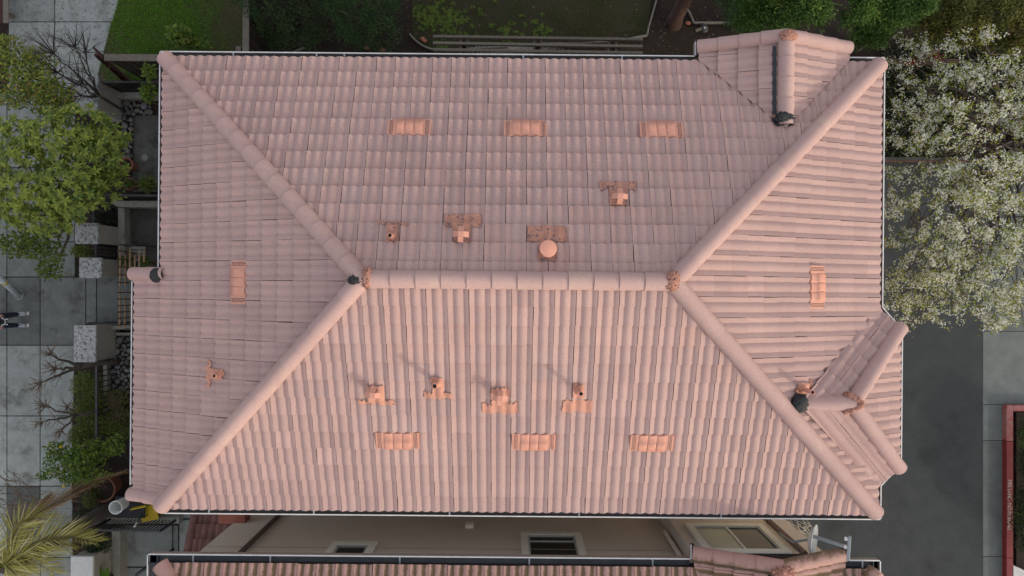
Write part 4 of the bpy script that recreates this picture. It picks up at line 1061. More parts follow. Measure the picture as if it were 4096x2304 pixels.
# red trunk
def trunk_thing(): pass
tb = G(2695, 85); t_ = thing('tree', tb, 'reddish tree trunk at the top edge between two edging boards', 'tree')
MB().tube([tb+Vector((0, -.04, -.1)), tb+Vector((0, 0, .3)), tb+Vector((-.03, .04, 1.6)), tb+Vector((-.05, .1, 4.2))], [.24, .17, .15, .12], 14).put('trunk', M['barkred'], t_, True)
p_, d_ = blob_points([(tb+Vector((-.1, .9, 5.0)), 1.1, .8, .8)], 2500)
put('crown', leaf_mesh('crown', p_, rdir(2500, -.2), rdir(2500, 1.0), rng.uniform(.05, .10, 2500), rng.uniform(.025, .04, 2500), rng.random(2500), M['cedar']), t_)
# dark round disc with a grey board, its purpose unknown
c = G(2817, 115, .05)
t_ = thing('garden_disc', c, 'small dark round disc with a grey board on the soil', 'disc')
MB().lathe([(0, .05), (.05, .055), (.10, .03), (.105, 0)], c, 20).put('disc_plate', M['black'], t_, True, color=(2, 2, 2)); MB().lathe([(.03, .06), (.0, .062)], c, 10).put('lens', M['gravel'], t_)  # domed disc with a pale centre dot
MB().bar(c+Vector((-.22, -.06, .02)), c+Vector((-.08, -.01, .03)), .07, .025).put('side_board', M['wood'], t_)
# fallen leaves, clay shards
for i, (u, v) in enumerate(((1690, 155), (1697, 163), (2752, 92), (1468, 192), (1530, 200))):
    c = G(u, v, .03); lump('clay_shard', M['clay'], c, .07, .05, .025, 20+i, .5, 2, None, 3, label=('broken orange clay shard beside the curved edging board', 'smaller orange clay shard touching the first by the curved edging', 'red shard lying right of the reddish trunk', 'reddish clay lump on dark soil between the conifers', 'reddish clay lump below the second conifer')[i], cat='shard')
# gravel
n = 3200
gp = [G(random.gauss(2085, 75), random.uniform(180, 240)) for _ in range(n)]
m_ = MB()
for p in gp:
    r = random.uniform(.012, .026); a0 = random.random()*6
    m_.add([p+Vector((r*cos(a0+a), r*sin(a0+a), .002)) for a in (0, 2.1, 4.2)]+[p+Vector((0, 0, r*1.3))], [(0, 1, 3), (1, 2, 3), (2, 0, 3)])
put('white_gravel', m_.mesh('white_gravel', M['gravel']), label='white gravel patch under the arbor beside the gutter', cat='gravel', kind='stuff')

# grass
def in_poly(x, y, P):
    c = np.zeros(len(x), bool); j = len(P)-1
    for i in range(len(P)):
        xi, yi = P[i]; xj, yj = P[j]
        c ^= ((yi > y) != (yj > y)) & (x < (xj-xi)*(y-yi)/(yj-yi+1e-12)+xi); j = i
    return c
def grass(name, px, n, z, hmin, hmax, wd, mat, label, dens=None, cat='grass', lean=.9):
    P = [(G(u, v).x, G(u, v).y) for u, v in px]; xs = [p[0] for p in P]; ys = [p[1] for p in P]
    x = rng.uniform(min(xs), max(xs), n*3); y = rng.uniform(min(ys), max(ys), n*3); k = in_poly(x, y, P)
    if dens is not None: k &= rng.random(n*3) < dens(x, y)
    x = x[k][:n]; y = y[k][:n]; m = len(x)
    C = np.stack([x, y, np.full(m, z)], 1); D = rdir(m, lean); D[:, 2] = np.abs(D[:, 2])+.1
    put(name, leaf_mesh(name, C, D, rdir(m, .3), rng.uniform(hmin, hmax, m), wd, np.clip(rng.beta(2, 2, m), 0, 1), mat, droop=.3), label=label, cat=cat, kind='stuff')
from mathutils import noise as mn
def dn(sc_, lo, hi, ox=0):
    def f(x, y): return np.array([min(1, max(0.04, (mn.fractal(Vector((a*sc_+ox, b*sc_, 0)), 1, 2, 3)-lo)/(hi-lo))) for a, b in zip(x, y)])
    return f
lw = [(472, 0), (540, -160), (965, -160), (965, 300), (385, 330), (412, 215), (447, 86)]
def lawn_d(x, y):
    # worn, bare patch near the fence and near the driveway edge
    px = 2048+x*FPX/17; py = 1152-y*FPX/17
    base = np.clip(1.1-(np.abs(px-620)/240)**2*.75-np.clip((py-120)/120, 0, 1)*.35, .10, 1)
    nz = np.array([mn.fractal(Vector((a*1.6, b*1.6, 3)), 1, 2, 3) for a, b in zip(x, y)])
    return np.clip(base+nz*.35, .06, 1)
grass('lawn_grass', lw, 40000, -.008, .025, .055, .008, M['grass'], 'short bright green grass of the small lawn at the upper left', lawn_d)
bl = [(1650, -100), (2640, -100), (2590, 140), (2430, 172), (1990, 190), (1720, 196), (1650, 150)]
grass('thin_grass', bl, 17000, .002, .02, .05, .006, M['weed'], 'thin patchy grass of the back garden beside the arbor', dn(1.3, -.35, .6))
# bright weed clumps: rosettes, one mass
cc = []; 
for u, v, k, s_ in ((1760, 30, 16, 50), (1790, 100, 18, 40), (1740, 65, 10, 45), (1900, 70, 5, 40), (2010, 120, 5, 30), (2150, 110, 9, 45), (1690, 90, 6, 20), (1760, 190, 4, 25), (2020, 140, 3, 10)):
    for _ in range(k*2): cc.append(G(random.gauss(u, s_), min(185, random.gauss(v, 24)), .005))
C = []; D = []
for c in cc:
    for _ in range(18):
        a = random.random()*6.3; C.append(c); D.append((cos(a), sin(a), random.uniform(.3, 1.2)))
nC = len(C)
put('weed_clumps', leaf_mesh('weed_clumps', np.array(C), np.array(D), np.tile([[0, 0, 1.]], (nC, 1))+rdir(nC)*.1, rng.uniform(.05, .10, nC), .014, rng.random(nC)*.9, M['lemon'], droop=.5), label='bright green weed clumps scattered over the thin back lawn', cat='weeds', kind='stuff')
n = 900; C = np.array([list(G(random.gauss(2330, 90), random.uniform(165, 225), .0)) for _ in range(n)])
put('dry_grass', leaf_mesh('dry_grass', C, rdir(n, 1.0), rdir(n), rng.uniform(.12, .4, n), .008, rng.random(n)*.8, M['drygrass'], droop=.2), label='dry brown stalks growing through the right half of the arbor', cat='dry grass', kind='stuff')
# leaf litter
n = 1300; px_ = np.concatenate([rng.uniform(1080, 3000, 700), rng.uniform(40, 520, 600)]); py_ = np.concatenate([rng.uniform(-20, 225, 700), rng.uniform(0, 420, 600)])
C = np.array([list(G(a, b, .012)) for a, b in zip(px_, py_)])
D = rdir(n); D[:, 2] *= .15
put('leaf_litter', leaf_mesh('leaf_litter', C, D, np.tile([[0, 0, 1.]], (n, 1))+rdir(n)*.2, rng.uniform(.02, .06, n), .02, rng.random(n), leaf_mat('litter', (.05, .03, .02), (.16, .10, .06), (.28, .25, .18), 0, .8)), label='fallen dead leaves scattered over the soil and driveway', cat='leaf litter', kind='stuff')

# ================================================================ PLANTS
def foliage(name, blobs, n, L, W, mat, parent, up=.6, shell=.5, six=False, lo=0, hi=1, droop=.2, nrm=1.0, kind=None, fold=.25):
    C, d = blob_points(blobs, n, shell)
    D = rdir(n, up*.2)+d*.6; N = d*.5+np.array([0, 0, nrm])+rdir(n)*.5
    tone = np.clip(rng.normal((lo+hi)/2, (hi-lo)/3.2, n), 0, 1)
    return put(name, leaf_mesh(name, C, D, N, rng.uniform(L*.6, L*1.2, n), rng.uniform(W*.7, W*1.2, n), tone, mat, six, fold, droop), parent, kind=kind)
def rosettes(centers, axes, k, L, W, tilt=.35):
    C = []; D = []; N = []
    for c, ax in zip(centers, axes):
        ax = Vector(ax).normalized(); x = ax.orthogonal().normalized(); y = ax.cross(x); a0 = random.random()*6.3; kk = random.randint(k-2, k+1)
        for i in range(kk):
            a = a0+2*pi*i/kk+random.gauss(0, .15); d = x*cos(a)+y*sin(a)+ax*random.uniform(-.05, tilt)
            C.append(c); D.append(d); N.append(ax+Vector((random.gauss(0, .15), random.gauss(0, .15), 0)))
    return np.array(C), np.array(D), np.array(N)
def pxblob(u, v, z, ru, rv, rz):
    c = G(u, v, z); k = (CAMH-z)/FPX; return (c, ru*k, rv*k, rz)
# broad leaved tree over the alley
base = G(440, 860)
tA = thing('broadleaf_tree', base, 'broad leaved green tree spreading over the alley above the square pillars', 'tree')
blobs = [pxblob(90, 640, 3.3, 130, 90, .5), pxblob(230, 560, 3.4, 150, 90, .5), pxblob(380, 640, 3.2, 120, 120, .5), pxblob(120, 780, 3.5, 150, 90, .55),
         pxblob(280, 760, 3.5, 130, 110, .5), pxblob(440, 560, 3.0, 90, 60, .4), pxblob(60, 860, 3.1, 90, 60, .4), pxblob(200, 870, 3.2, 120, 70, .4), pxblob(420, 740, 2.9, 90, 80, .45), pxblob(310, 470, 3.2, 140, 50, .35), pxblob(60, 510, 3.2, 90, 50, .35)]
low = [pxblob(200, 1010, 2.3, 65, 50, .3), pxblob(205, 1085, 2.0, 55, 42, .3), pxblob(60, 980, 2.4, 60, 50, .3), pxblob(130, 1000, 2.3, 50, 40, .3), pxblob(150, 950, 2.6, 90, 40, .3)]
mb = MB(); limb(mb, base, base+Vector((-.15, 0, 1.3)), .09, .08, .05, 4, 10)
for b_ in blobs+low: 
    mid = base+Vector((-.15, 0, 1.3)); limb(mb, mid, b_[0]-Vector((0, 0, .15)), .05, .012, .12, 6, 6)
mb.put('trunk', M['bark'], tA, True)
cr = foliage('crown', blobs, 1700, .095, .042, M['leafA'], tA, six=True, lo=.0, hi=.55, shell=.2, kind='stuff')
C1, d1 = blob_points(blobs, 640, .6); ax = d1*.5+np.array([-.15, .05, 1.0])
Cr, Dr, Nr = rosettes(C1, ax, 7, .17, .07)
nl = len(Cr); order = np.argsort(-Cr[:, 2]+0*rng.random(nl)); ind = set(order[:260].tolist()); rest = np.array([i for i in range(nl) if i not in ind])
Ls = rng.uniform(.085, .14, nl); tn = np.clip(rng.normal(.5, .22, nl)+(Cr[:, 0]+11)*-.04, 0, .84)
put('rosette_leaves', leaf_mesh('rosette_leaves', Cr[rest], Dr[rest], Nr[rest], Ls[rest], Ls[rest]*.42, tn[rest], M['leafA'], True, .3, .18), tA, kind='stuff')
lm = []
for k in range(4):
    lm.append(leaf_mesh('leaf', np.zeros((1, 3)), np.array([[0, 1., 0]]), np.array([[0, 0, 1.]]), .165, .07, [.28+.16*k], M['leafA'], True, .3, .18))
for i in ind:
    d = Vector(Dr[i]).normalized(); s_ = d.cross(Vector(Nr[i])).normalized(); n_ = s_.cross(d); c = Vector(Cr[i]); k = Ls[i]/.165
    put('leaf', lm[min(3, int(tn[i]*4.6))], cr, Matrix(((s_.x*k, d.x*k, n_.x*k, c.x), (s_.y*k, d.y*k, n_.y*k, c.y), (s_.z*k, d.z*k, n_.z*k, c.z), (0, 0, 0, 1))))
foliage('lower_leaves', low, 900, .10, .045, M['shrub'], tA, six=True, lo=.1, hi=.75, shell=.3, kind='stuff')
# yellowing shrub tree, upper left
base = G(250, 420)
tB = thing('yellowing_tree', base, 'thin yellowing tree with brown twigs over the upper left driveway', 'tree')
bl = [pxblob(60, 270, 2.6, 110, 60, .45), pxblob(150, 330, 2.7, 100, 50, .4), pxblob(40, 200, 2.4, 60, 60, .4), pxblob(220, 380, 2.6, 90, 60, .4), pxblob(80, 390, 2.5, 110, 50, .4), pxblob(160, 250, 2.5, 60, 60, .35), pxblob(230, 440, 2.4, 90, 50, .35)]
mb = MB(); limb(mb, base, base+Vector((-.2, .1, 1.2)), .05, .04, .06, 4, 8)
for b_ in bl:
    pts = limb(mb, base+Vector((-.2, .1, 1.2)), b_[0], .026, .008, .15, 6, 5)
    for _ in range(9):
        d = Vector(rdir(1)[0])*.45; limb(mb, pts[random.randint(3, 6)], b_[0]+Vector((d.x*1.1, d.y*1.1, d.z*.5)), .007, .003, .15, 4, 4)
mb.put('branches', M['twig'], tB)
foliage('crown', bl, 1500, .085, .04, M['leafB'], tB, six=True, lo=0, hi=1, shell=.25, kind='stuff')
foliage('green_leaves', bl, 1300, .085, .045, M['leafA'], tB, six=True, lo=.0, hi=.7, shell=.3, kind='stuff')
# bare tree beside the long speckled pillar
def bare_tree(base, tips, label, mat, r0, trunk_h, name='bare_tree', twigs=7, twl=.3, buds=None, fork=None, forks=1):
    base = Vector(base); t_ = thing(name, base, label, 'tree'); mb = MB(); tw = MB()
    top = fork if fork is not None else base+Vector((0, 0, trunk_h))
    limb(mb, base, top, r0, r0*.75, .04, 4, 10); ends = []
    for tip in tips:
        pts = limb(mb, top, tip, r0*.62, r0*.25, .07, 6, 8); ends.append(pts)
    mb.put('trunk', M[mat], t_, True)
    for pts in ends:
        for _ in range(twigs):
            p = pts[-1] if random.random() < .7 else pts[random.randint(3, len(pts)-1)]
            d = (pts[-1]-pts[-3]).normalized()+Vector(rdir(1)[0])*1.0; d.normalize()
            q = p+d*twl*random.uniform(.5, 1.2); limb(tw, p, q, .010, .003, .08, 3, 4)
            if random.random() < .6:
                limb(tw, p.lerp(q, .5), p.lerp(q, .5)+(d+Vector(rdir(1)[0])*.9)*twl*.4, .006, .002, .08, 2, 4)
    tw.put('twigs', M['twig' if mat != 'barkdark' else 'barkdark'], t_)
    return t_, ends
bt, ends = bare_tree(G(500, 445), [G(215, 215, 2.6), G(300, 190, 2.4), G(345, 210, 2.5), G(230, 290, 2.3), G(330, 330, 2.0), G(285, 385, 1.9), G(180, 330, 2.4)], 'dark bare tree branching across the long speckled pillar', 'barkdark', .034, .9, fork=G(400, 385, 1.0), twigs=20, twl=.6)
C = []
for pts in ends:
    for _ in range(45): C.append(list(pts[random.randint(3, len(pts)-1)]+Vector(rdir(1)[0])*random.uniform(.05, .65)))
n = len(C); put('last_leaves', leaf_mesh('last_leaves', np.array(C), rdir(n), rdir(n), rng.uniform(.02, .05, n), .022, rng.random(n)*.4+.6, M['leafB']), bt, kind='stuff')
# pollarded trees in the bed
bare_tree(G(478, 1446, .1), [G(205, 1418, 2.5), G(222, 1476, 2.3), G(165, 1530, 2.6)], 'pollarded bare tree rising from the river stones', 'bark', .062, 1.5, fork=G(322, 1468, 1.5), twigs=26, twl=.32)
bare_tree(G(440, 1625, .05), [G(185, 1625, 2.3), G(170, 1690, 2.4), G(246, 1722, 2.1), G(270, 1630, 1.9)], 'pollarded bare tree standing in the green hedge', 'bark', .045, 1.5, fork=G(310, 1660, 1.5), twigs=20, twl=.30)
# hedge and shrubs between alley and house
hg = thing('hedge', G(400, 1600), 'loose green and brown hedge below the river stones', 'hedge')
hb = [pxblob(350, 1540, .5, 60, 60, .35), pxblob(345, 1640, .5, 55, 55, .35), pxblob(410, 1700, .5, 70, 45, .35), pxblob(330, 1740, .6, 45, 50, .4), pxblob(480, 1720, .4, 45, 45, .3), pxblob(395, 1610, .4, 45, 45, .3)]
foliage('crown', hb, 5200, .075, .022, M['shrub'], hg, lo=0, hi=.9, shell=.2, kind='stuff')
mb = MB()
for b_ in hb:
    for _ in range(14): limb(mb, (b_[0].x+random.gauss(0, .1), b_[0].y+random.gauss(0, .1), 0), b_[0]+Vector(rdir(1)[0])*.35, .006, .003, .1, 3, 4)
mb.put('stems', M['twig'], hg)
vb = thing('vine_bush', G(480, 1640), 'tangle of dry brown vine stems beside the gutter below the stones', 'bush')
vbl = [pxblob(470, 1600, .35, 60, 50, .25), pxblob(480, 1660, .4, 55, 40, .25)]
mb = MB()
for _ in range(130):
    b_ = random.choice(vbl); p, _d = blob_points([b_], 2, .2); limb(mb, p[0], p[1], .006, .003, .3, 5, 4)
mb.put('stems', M['twig'], vb); foliage('crown', vbl, 900, .05, .03, M['hedge'], vb, lo=.2, hi=1, shell=.2, kind='stuff')
lt = thing('citrus_bush', G(400, 1860), 'leafy citrus bush reaching over the alley above the dry palm frond', 'bush')
lb = [pxblob(330, 1830, 1.2, 70, 70, .4), pxblob(240, 1850, 1.3, 60, 50, .3), pxblob(370, 1890, 1.1, 70, 45, .35), pxblob(230, 1790, 1.3, 40, 30, .25), pxblob(470, 1780, .9, 45, 45, .35), pxblob(190, 1900, 1.2, 45, 16, .15), pxblob(300, 1900, 1.1, 60, 40, .3), pxblob(400, 1800, .9, 60, 50, .4)]
mb = MB()
for b_ in lb:
    pts = limb(mb, G(400, 1860), b_[0], .02, .008, .1, 5, 6)
    for _ in range(6): limb(mb, pts[-2], b_[0]+Vector((random.gauss(0, b_[1]*.7), random.gauss(0, b_[2]*.7), random.gauss(0, .1))), .007, .003, .08, 3, 4)
mb.put('stems', M['bark'], lt); foliage('crown', lb, 1900, .085, .045, M['lemon'], lt, six=True, lo=0, hi=.9, shell=.25, kind='stuff')
for i, (u, v) in enumerate(((244, 1787), (256, 1944))):
    c = G(u, v, 1.45); MB().lathe([(0, -.042), (.026, -.03), (.034, 0), (.026, .03), (.006, .045), (0, .046)], c, 12).put('fruit', M['yellow'], lt, True)
# creepers by the left walls
def small_bush(u, v, z, ru, rv, rz, n, L, W, mat, label, lo=0, hi=.9, name='bush'):
    t_ = thing(name, gz(u, v, z), label, 'bush'); b_ = pxblob(u, v, z, ru, rv, rz); mb = MB()
    for _ in range(10): limb(mb, (b_[0].x+random.gauss(0, .04), b_[0].y+random.gauss(0, .04), 0), b_[0]+Vector((random.gauss(0, b_[1]*.6), random.gauss(0, b_[2]*.6), random.random()*rz)), .008, .003, .08, 3, 4)
    mb.put('stems', M['twig'], t_); foliage('crown', [b_], n, L, W, M[mat], t_, six=n < 1500, lo=lo, hi=hi, shell=.15, kind='stuff'); return t_
small_bush(330, 1005, .5, 40, 26, .3, 420, .06, .03, 'shrub', 'small bush between the two square pillars')
small_bush(415, 900, .3, 40, 50, .25, 700, .06, .03, 'ivy', 'dark ground plant in the planter beside the courtyard wall')
small_bush(515, 1045, .5, 30, 22, .3, 260, .06, .03, 'shrub', 'small climbing plant at the foot of the bamboo canes', 0, .4)
small_bush(585, 1048, .5, 18, 22, .25, 200, .06, .03, 'shrub', 'small green plant beside the black metal chair', 0, .5)
small_bush(598, 740, .35, 26, 26, .3, 260, .16, .02, 'shrub', 'strappy leaved plant beside the gutter above the courtyard wall', 0, .7)
small_bush(518, 735, .3, 22, 18, .2, 200, .06, .03, 'shrub', 'low green plant growing in the terracotta pot', 0, .5)
small_bush(603, 290, 1.9, 14, 30, .3, 90, .12, .045, 'lemon', 'upright leafy sprig beside the corner gutter below the fence')
small_bush(600, 375, 1.4, 24, 40, .3, 200, .10, .05, 'lemon', 'leafy plant against the west gutter beside the first stones')
small_bush(730, 150, 1.2, 50, 40, .4, 420, .10, .05, 'lemon', 'leafy green shrub on the lawn just above the roof corner')
small_bush(800, 185, 1.0, 45, 20, .3, 220, .09, .045, 'lemon', 'low green shrub at the gutter right of the lawn shrub')
small_bush(340, 2060, .5, 36, 44, .3, 700, .05, .03, 'ivy', 'dark creeper beside the alley left of the patio table', .2, 1)
small_bush(395, 2180, .5, 45, 45, .35, 900, .06, .03, 'ivy', 'dark bush under the palm frond tips', .2, 1)
small_bush(372, 1990, .5, 30, 40, .3, 500, .05, .03, 'hedge', 'brownish creeper below the large empty pot')
# banana like leaf bottom
t_ = thing('broad_leaf_plant', G(430, 2300), 'broad glossy green leaf plant at the bottom edge beside the pale pillar', 'plant')
p = G(412, 2330, .7)
for a, L_ in ((1.75, .5), (1.15, .45), (2.3, .45), (.4, .35)):
    put('leaf', leaf_mesh('leaf', np.array([list(p)]), np.array([[cos(a), sin(a), .35]]), np.array([[0, 0, 1.]]), L_, .22, [.5+.3*random.random()], M['banana'], True, .2, .2), t_)
MB().tube([(p.x, p.y, 0), p], .03, 8).put('stem', M['banana'], t_)
# palm
pb = G(462, 2022); ph = 3.75
pt = thing('palm_tree', pb, 'palm tree with green fronds and a dry hanging frond at the lower left', 'palm')
pts = [pb+Vector((random.gauss(0, .012), random.gauss(0, .012), ph*i/14)) for i in range(15)]
MB().tube(pts, [.17-.002*i+(.012 if i % 2 else 0) for i in range(15)], 14).put('trunk', M['bark'], pt, True)
top = pts[-1]
def frond(P, mat, n, LL, WW, name, droop=.3, lo=.15, hi=1.0, spread=1.0, twist=0.0):
    """P: control points of the rib"""
    P = [Vector(p) for p in P]
    def at(t):
        k = len(P)-1; x = min(t*k, k-1e-6); i = int(x); f = x-i
        a = P[max(i-1, 0)]; b = P[i]; c = P[i+1]; d = P[min(i+2, k)]
        return .5*((2*b)+(c-a)*f+(2*a-5*b+4*c-d)*f*f+(3*b-a-3*c+d)*f**3)
    rib = MB().tube([at(i/20) for i in range(21)], [.022*(1-.8*i/20) for i in range(21)], 6).put(name, M['palmgreen' if mat == 'palmgreen' else 'palmdry'], pt, True)
    C = []; D = []; N = []; L = []
    for i in range(n):
        t = .10+.90*i/n; p = at(t); d = (at(min(1, t+.02))-at(t-.02)).normalized(); s_ = d.cross(Vector((0, 0, 1))).normalized()
        for sg in (-1, 1):
            fw = .55+.9*t+random.gauss(0, .08); dd = (s_*sg*spread+d*fw+Vector((0, 0, random.gauss(twist, .18)))).normalized()
            C.append(p); D.append(dd); N.append(Vector((0, 0, 1))+s_*random.gauss(0, .5)); L.append(LL*(.45+.55*sin(pi*min(1, t*.85+.15)))*random.uniform(.75, 1.1))
    C = np.array(C); D = np.array([list(x) for x in D]); N = np.array([list(x) for x in N]); L = np.array(L)
    put('leaflets', leaf_mesh('leaflets', C, D, N, L, WW, np.clip(rng.uniform(lo, hi, len(C)), 0, 1), M[mat], True, .25, droop), rib, kind='stuff')
frond([top, G(130, 2180, 3.9), G(260, 2150, 3.6), G(390, 2168, 3.0)], 'palmgreen', 74, .62, .02, 'frond', .25)
frond([top, G(60, 2120, 4.0), G(110, 2080, 3.9), G(200, 2075, 3.5)], 'palmgreen', 44, .5, .018, 'frond', .3)
frond([top, G(60, 2230, 4.0), G(130, 2245, 3.8), G(215, 2290, 3.4)], 'palmgreen', 56, .62, .02, 'frond', .25, .3)
frond([top, G(20, 2260, 4.1), G(80, 2320, 3.8), G(120, 2400, 3.3)], 'palmgreen', 56, .62, .02, 'frond', .25, .3)
frond([top, G(-60, 2200, 4.2), G(-90, 2100, 4.1), G(-60, 2020, 3.5)], 'palmgreen', 40, .6, .03, 'frond')
frond([top, G(-120, 2300, 4.2), G(-260, 2330, 4.1), G(-380, 2300, 3.4)], 'palmgreen', 40, .6, .03, 'frond')
frond([top, G(110, 2090, 3.5), G(260, 1990, 2.9), G(390, 1925, 2.0), G(500, 1890, 1.2)], 'palmdry', 150, .55, .013, 'frond', .2, .1, 1, .28, -.12)
frond([top, G(70, 2110, 3.4), G(150, 2020, 2.7), G(200, 1990, 2.0)], 'palmdry', 110, .48, .012, 'frond', .3, 0, .7, .35, -.2)
mb = MB()
for _ in range(36):
    a = G(random.uniform(-40, 90), random.uniform(1850, 2130), 1.6); b = G(random.uniform(60, 330), random.uniform(1930, 2100), 1.0); limb(mb, a, b, .008, .003, .2, 5, 4)
tq = thing('bare_shrub', G(60, 2000), 'leafless brown shrub twigs lying over the dark slab by the palm', 'shrub'); mb.put('twigs', M['twig'], tq)

# ---- conifers along the back
def conifer(base, h, r, label, n, mat, taper=.75, name='conifer', cl=.09, lean=None, rz=1.0):
    base = Vector(base); t_ = thing(name, base, label, 'tree', 'conifers behind the house'); MB().tube([base, base+Vector((0, 0, h*.9))], [.12, .03], 10).put('trunk', M['barkdark'], t_, True)
    # clumps spread on a tapering column
    K = 260; C = []; D = []; R = []
    for i in range(K):
        t = random.random()**.9; a = random.random()*6.3; rr = r*(1-taper*t**1.6)*(.72+.28*random.random())
        C.append(base+Vector((cos(a)*rr, sin(a)*rr, .25+t*h))); D.append((cos(a), sin(a), .9))
    C = np.array([list(c) for c in C]); D = np.array(D); k = rng.integers(0, K, n)
    P = C[k]+rng.normal(size=(n, 3))*cl*np.array([1, 1, 1.1]); dd = D[k]+rng.normal(size=(n, 3))*.7
    clump = rng.random(K)
    put('crown', leaf_mesh('crown', P, dd, rdir(n, .3)+D[k]*.5, rng.uniform(.035, .085, n), rng.uniform(.014, .026, n), np.clip(clump[k]*.75+rng.random(n)*.25, 0, 1), M[mat], droop=.1), t_, kind='stuff')
    return t_
conifer(G(1185, 90), 4.3, .95, 'dark green conifer right of the board fence', 26000, 'cypress')
conifer(G(1490, 110), 3.9, .82, 'dark green conifer left of the thin back lawn', 24000, 'cypress')
def spread_tree(base, blobs, label, n, L, W, mat, name, bark='barkdark', kind_clumps=True, lo=0, hi=1, tips=None):
    t_ = thing(name, base, label, 'tree'); mb = MB(); base = Vector(base); hub = base+Vector((0, 0, 1.6)); limb(mb, base, hub, .10, .08, .03, 3, 9)
    for b_ in blobs: limb(mb, hub, b_[0], .045, .012, .12, 5, 6)
    mb.put('trunk', M[bark], t_, True)
    K = 40*len(blobs); C, d = blob_points(blobs, K, .45); k = rng.integers(0, K, n)
    P = C[k]+rng.normal(size=(n, 3))*np.array([.075, .075, .05]); tone = np.clip(lo+(hi-lo)*(rng.random(K)[k]*.75+rng.random(n)*.25), 0, 1)
    put('crown', leaf_mesh('crown', P, rdir(n, .1)+d[k]*.8, rdir(n, 1.0), rng.uniform(L*.6, L*1.2, n), rng.uniform(W*.7, W*1.2, n), tone, M[mat], droop=.15), t_, kind='stuff')
    return t_
spread_tree(G(3120, 150), [pxblob(3040, 20, 3.5, 70, 90, .5), pxblob(3150, 30, 3.9, 90, 80, .5), pxblob(3230, 40, 4.1, 70, 70, .5), pxblob(3110, -60, 4.1, 160, 70, .5), pxblob(2990, 30, 3.0, 40, 80, .4)], 'feathery cedar behind the gable roof', 22000, .075, .026, 'cedar', 'cedar_tree', lo=0, hi=.95)
spread_tree(G(3420, 200), [pxblob(3480, 110, 3.4, 90, 60, .5), pxblob(3560, 60, 3.9, 100, 60, .5), pxblob(3650, 20, 4.1, 80, 50, .5), pxblob(3440, 30, 4.0, 60, 60, .5), pxblob(3540, -40, 4.2, 160, 50, .5)], 'feathery cedar above the roof corner beside the white blossom', 24000, .075, .026, 'cedar', 'cedar_tree', lo=0, hi=.95)
spread_tree(G(3900, 180), [pxblob(3850, 60, 2.9, 100, 70, .4), pxblob(3980, 50, 3.0, 100, 80, .4), pxblob(4080, 130, 2.8, 80, 80, .4), pxblob(3900, 140, 2.5, 90, 50, .35), pxblob(4030, 200, 2.5, 90, 40, .35), pxblob(3760, 30, 2.8, 80, 60, .4), pxblob(3700, 110, 2.3, 70, 50, .35), pxblob(3800, 130, 2.4, 80, 50, .35), pxblob(4090, 20, 3.0, 80, 60, .4)], 'olive brown shrub tree in the top right corner', 24000, .06, .03, 'olive', 'olive_tree', lo=0, hi=1)
spread_tree(G(2930, 110), [pxblob(2940, 40, 2.0, 70, 70, .3), pxblob(2900, -20, 2.2, 60, 50, .3), pxblob(3000, 90, 1.8, 60, 50, .3)], 'dark conifer mass left of the feathery cedar', 8000, .05, .018, 'cypress', 'conifer')
# ivy beneath the blossom
n = 9000; x = rng.uniform(3520, 4400, n); y = rng.uniform(180, 625, n); C = np.array([list(G(a, b, .06+.25*random.random())) for a, b in zip(x, y)])
put('ivy', leaf_mesh('ivy', C, rdir(n, .1), rdir(n, 1.2), rng.uniform(.05, .11, n), rng.uniform(.04, .07, n), rng.random(n)*.9, M['ivy'], droop=.2), label='dark ivy ground cover beneath the blossoming tree', cat='ivy', kind='stuff')
n = 160; C = np.concatenate([np.array([list(G(random.gauss(u, 16), random.gauss(v, 10), .35)) for _ in range(40)]) for u, v in ((3745, 225), (3655, 240), (4025, 140), (3640, 250))])
put('red_leaves', leaf_mesh('red_leaves', C, rdir(n), rdir(n, 1), rng.uniform(.04, .09, n), .04, rng.random(n)*.8, M['redleaf']), label='red leafed ground plants glowing under the blossoming tree', cat='leaves', kind='stuff')
# cross kerb, timber and path under the blossom
t_ = thing('red_kerb', G(3700, 640), 'narrow red faced kerb crossing under the blossoming tree', 'kerb')
for a, b in ((3400, 3690), (3692, 3955), (3957, 4260)):
    me = MB().prism([(q.x, q.y) for q in (G(a, 628, .12), G(b, 628, .12), G(b, 641, .12), G(a, 641, .12))], -.1, .12).mesh('kerb_stone', M['pan']); put('kerb_stone', me, t_, color=(.5, .45, .45))
    me = MB().prism([(q.x, q.y) for q in (G(a, 641.6, .115), G(b, 641.6, .115), G(b, 644, .115), G(a, 644, .115))], -.1, .115).mesh('red_face', M['brickred']); put('red_face', me, t_)
me = MB().prism([(q.x, q.y) for q in (G(3955, 590, .3), G(4260, 590, .3), G(4260, 622, .3), G(3955, 622, .3))], -.1, .3).mesh('brick_edge', M['brickred']); bevelled(me, .015); put('brick_edge', me, None, None, 'low dull red brick edging right of the blossoming tree', 'wall')
t_ = thing('timber_post', G(3672, 240), 'grey timber post standing behind the blossom near the roof corner', 'post')
q = gz(3672, 235, .3); MB().bar(q, q+Vector((.0, .02, 2.1)), .15, .15).put('shaft', M['wood'], t_, color=(.55, .55, .55)); MB().bar(q+Vector((0, .02, 2.1)), q+Vector((0, .02, 2.14)), .18, .18).put('post_cap', M['wood'], t_, color=(.6, .6, .6))
t_ = thing('timber_beam', G(3650, 245), 'dark timber beam lying along the ivy bed', 'beam'); MB().bar(G(3530, 248, .25), G(3830, 248, .25), .12, .12).put('beam', M['wooddark'], t_, color=(1.8, 1.6, 1.4)); MB().bar(G(3640, 370, .15), G(3800, 275, .15), .12, .1).put('plank', M['wood'], t_, color=(.5, .5, .5))
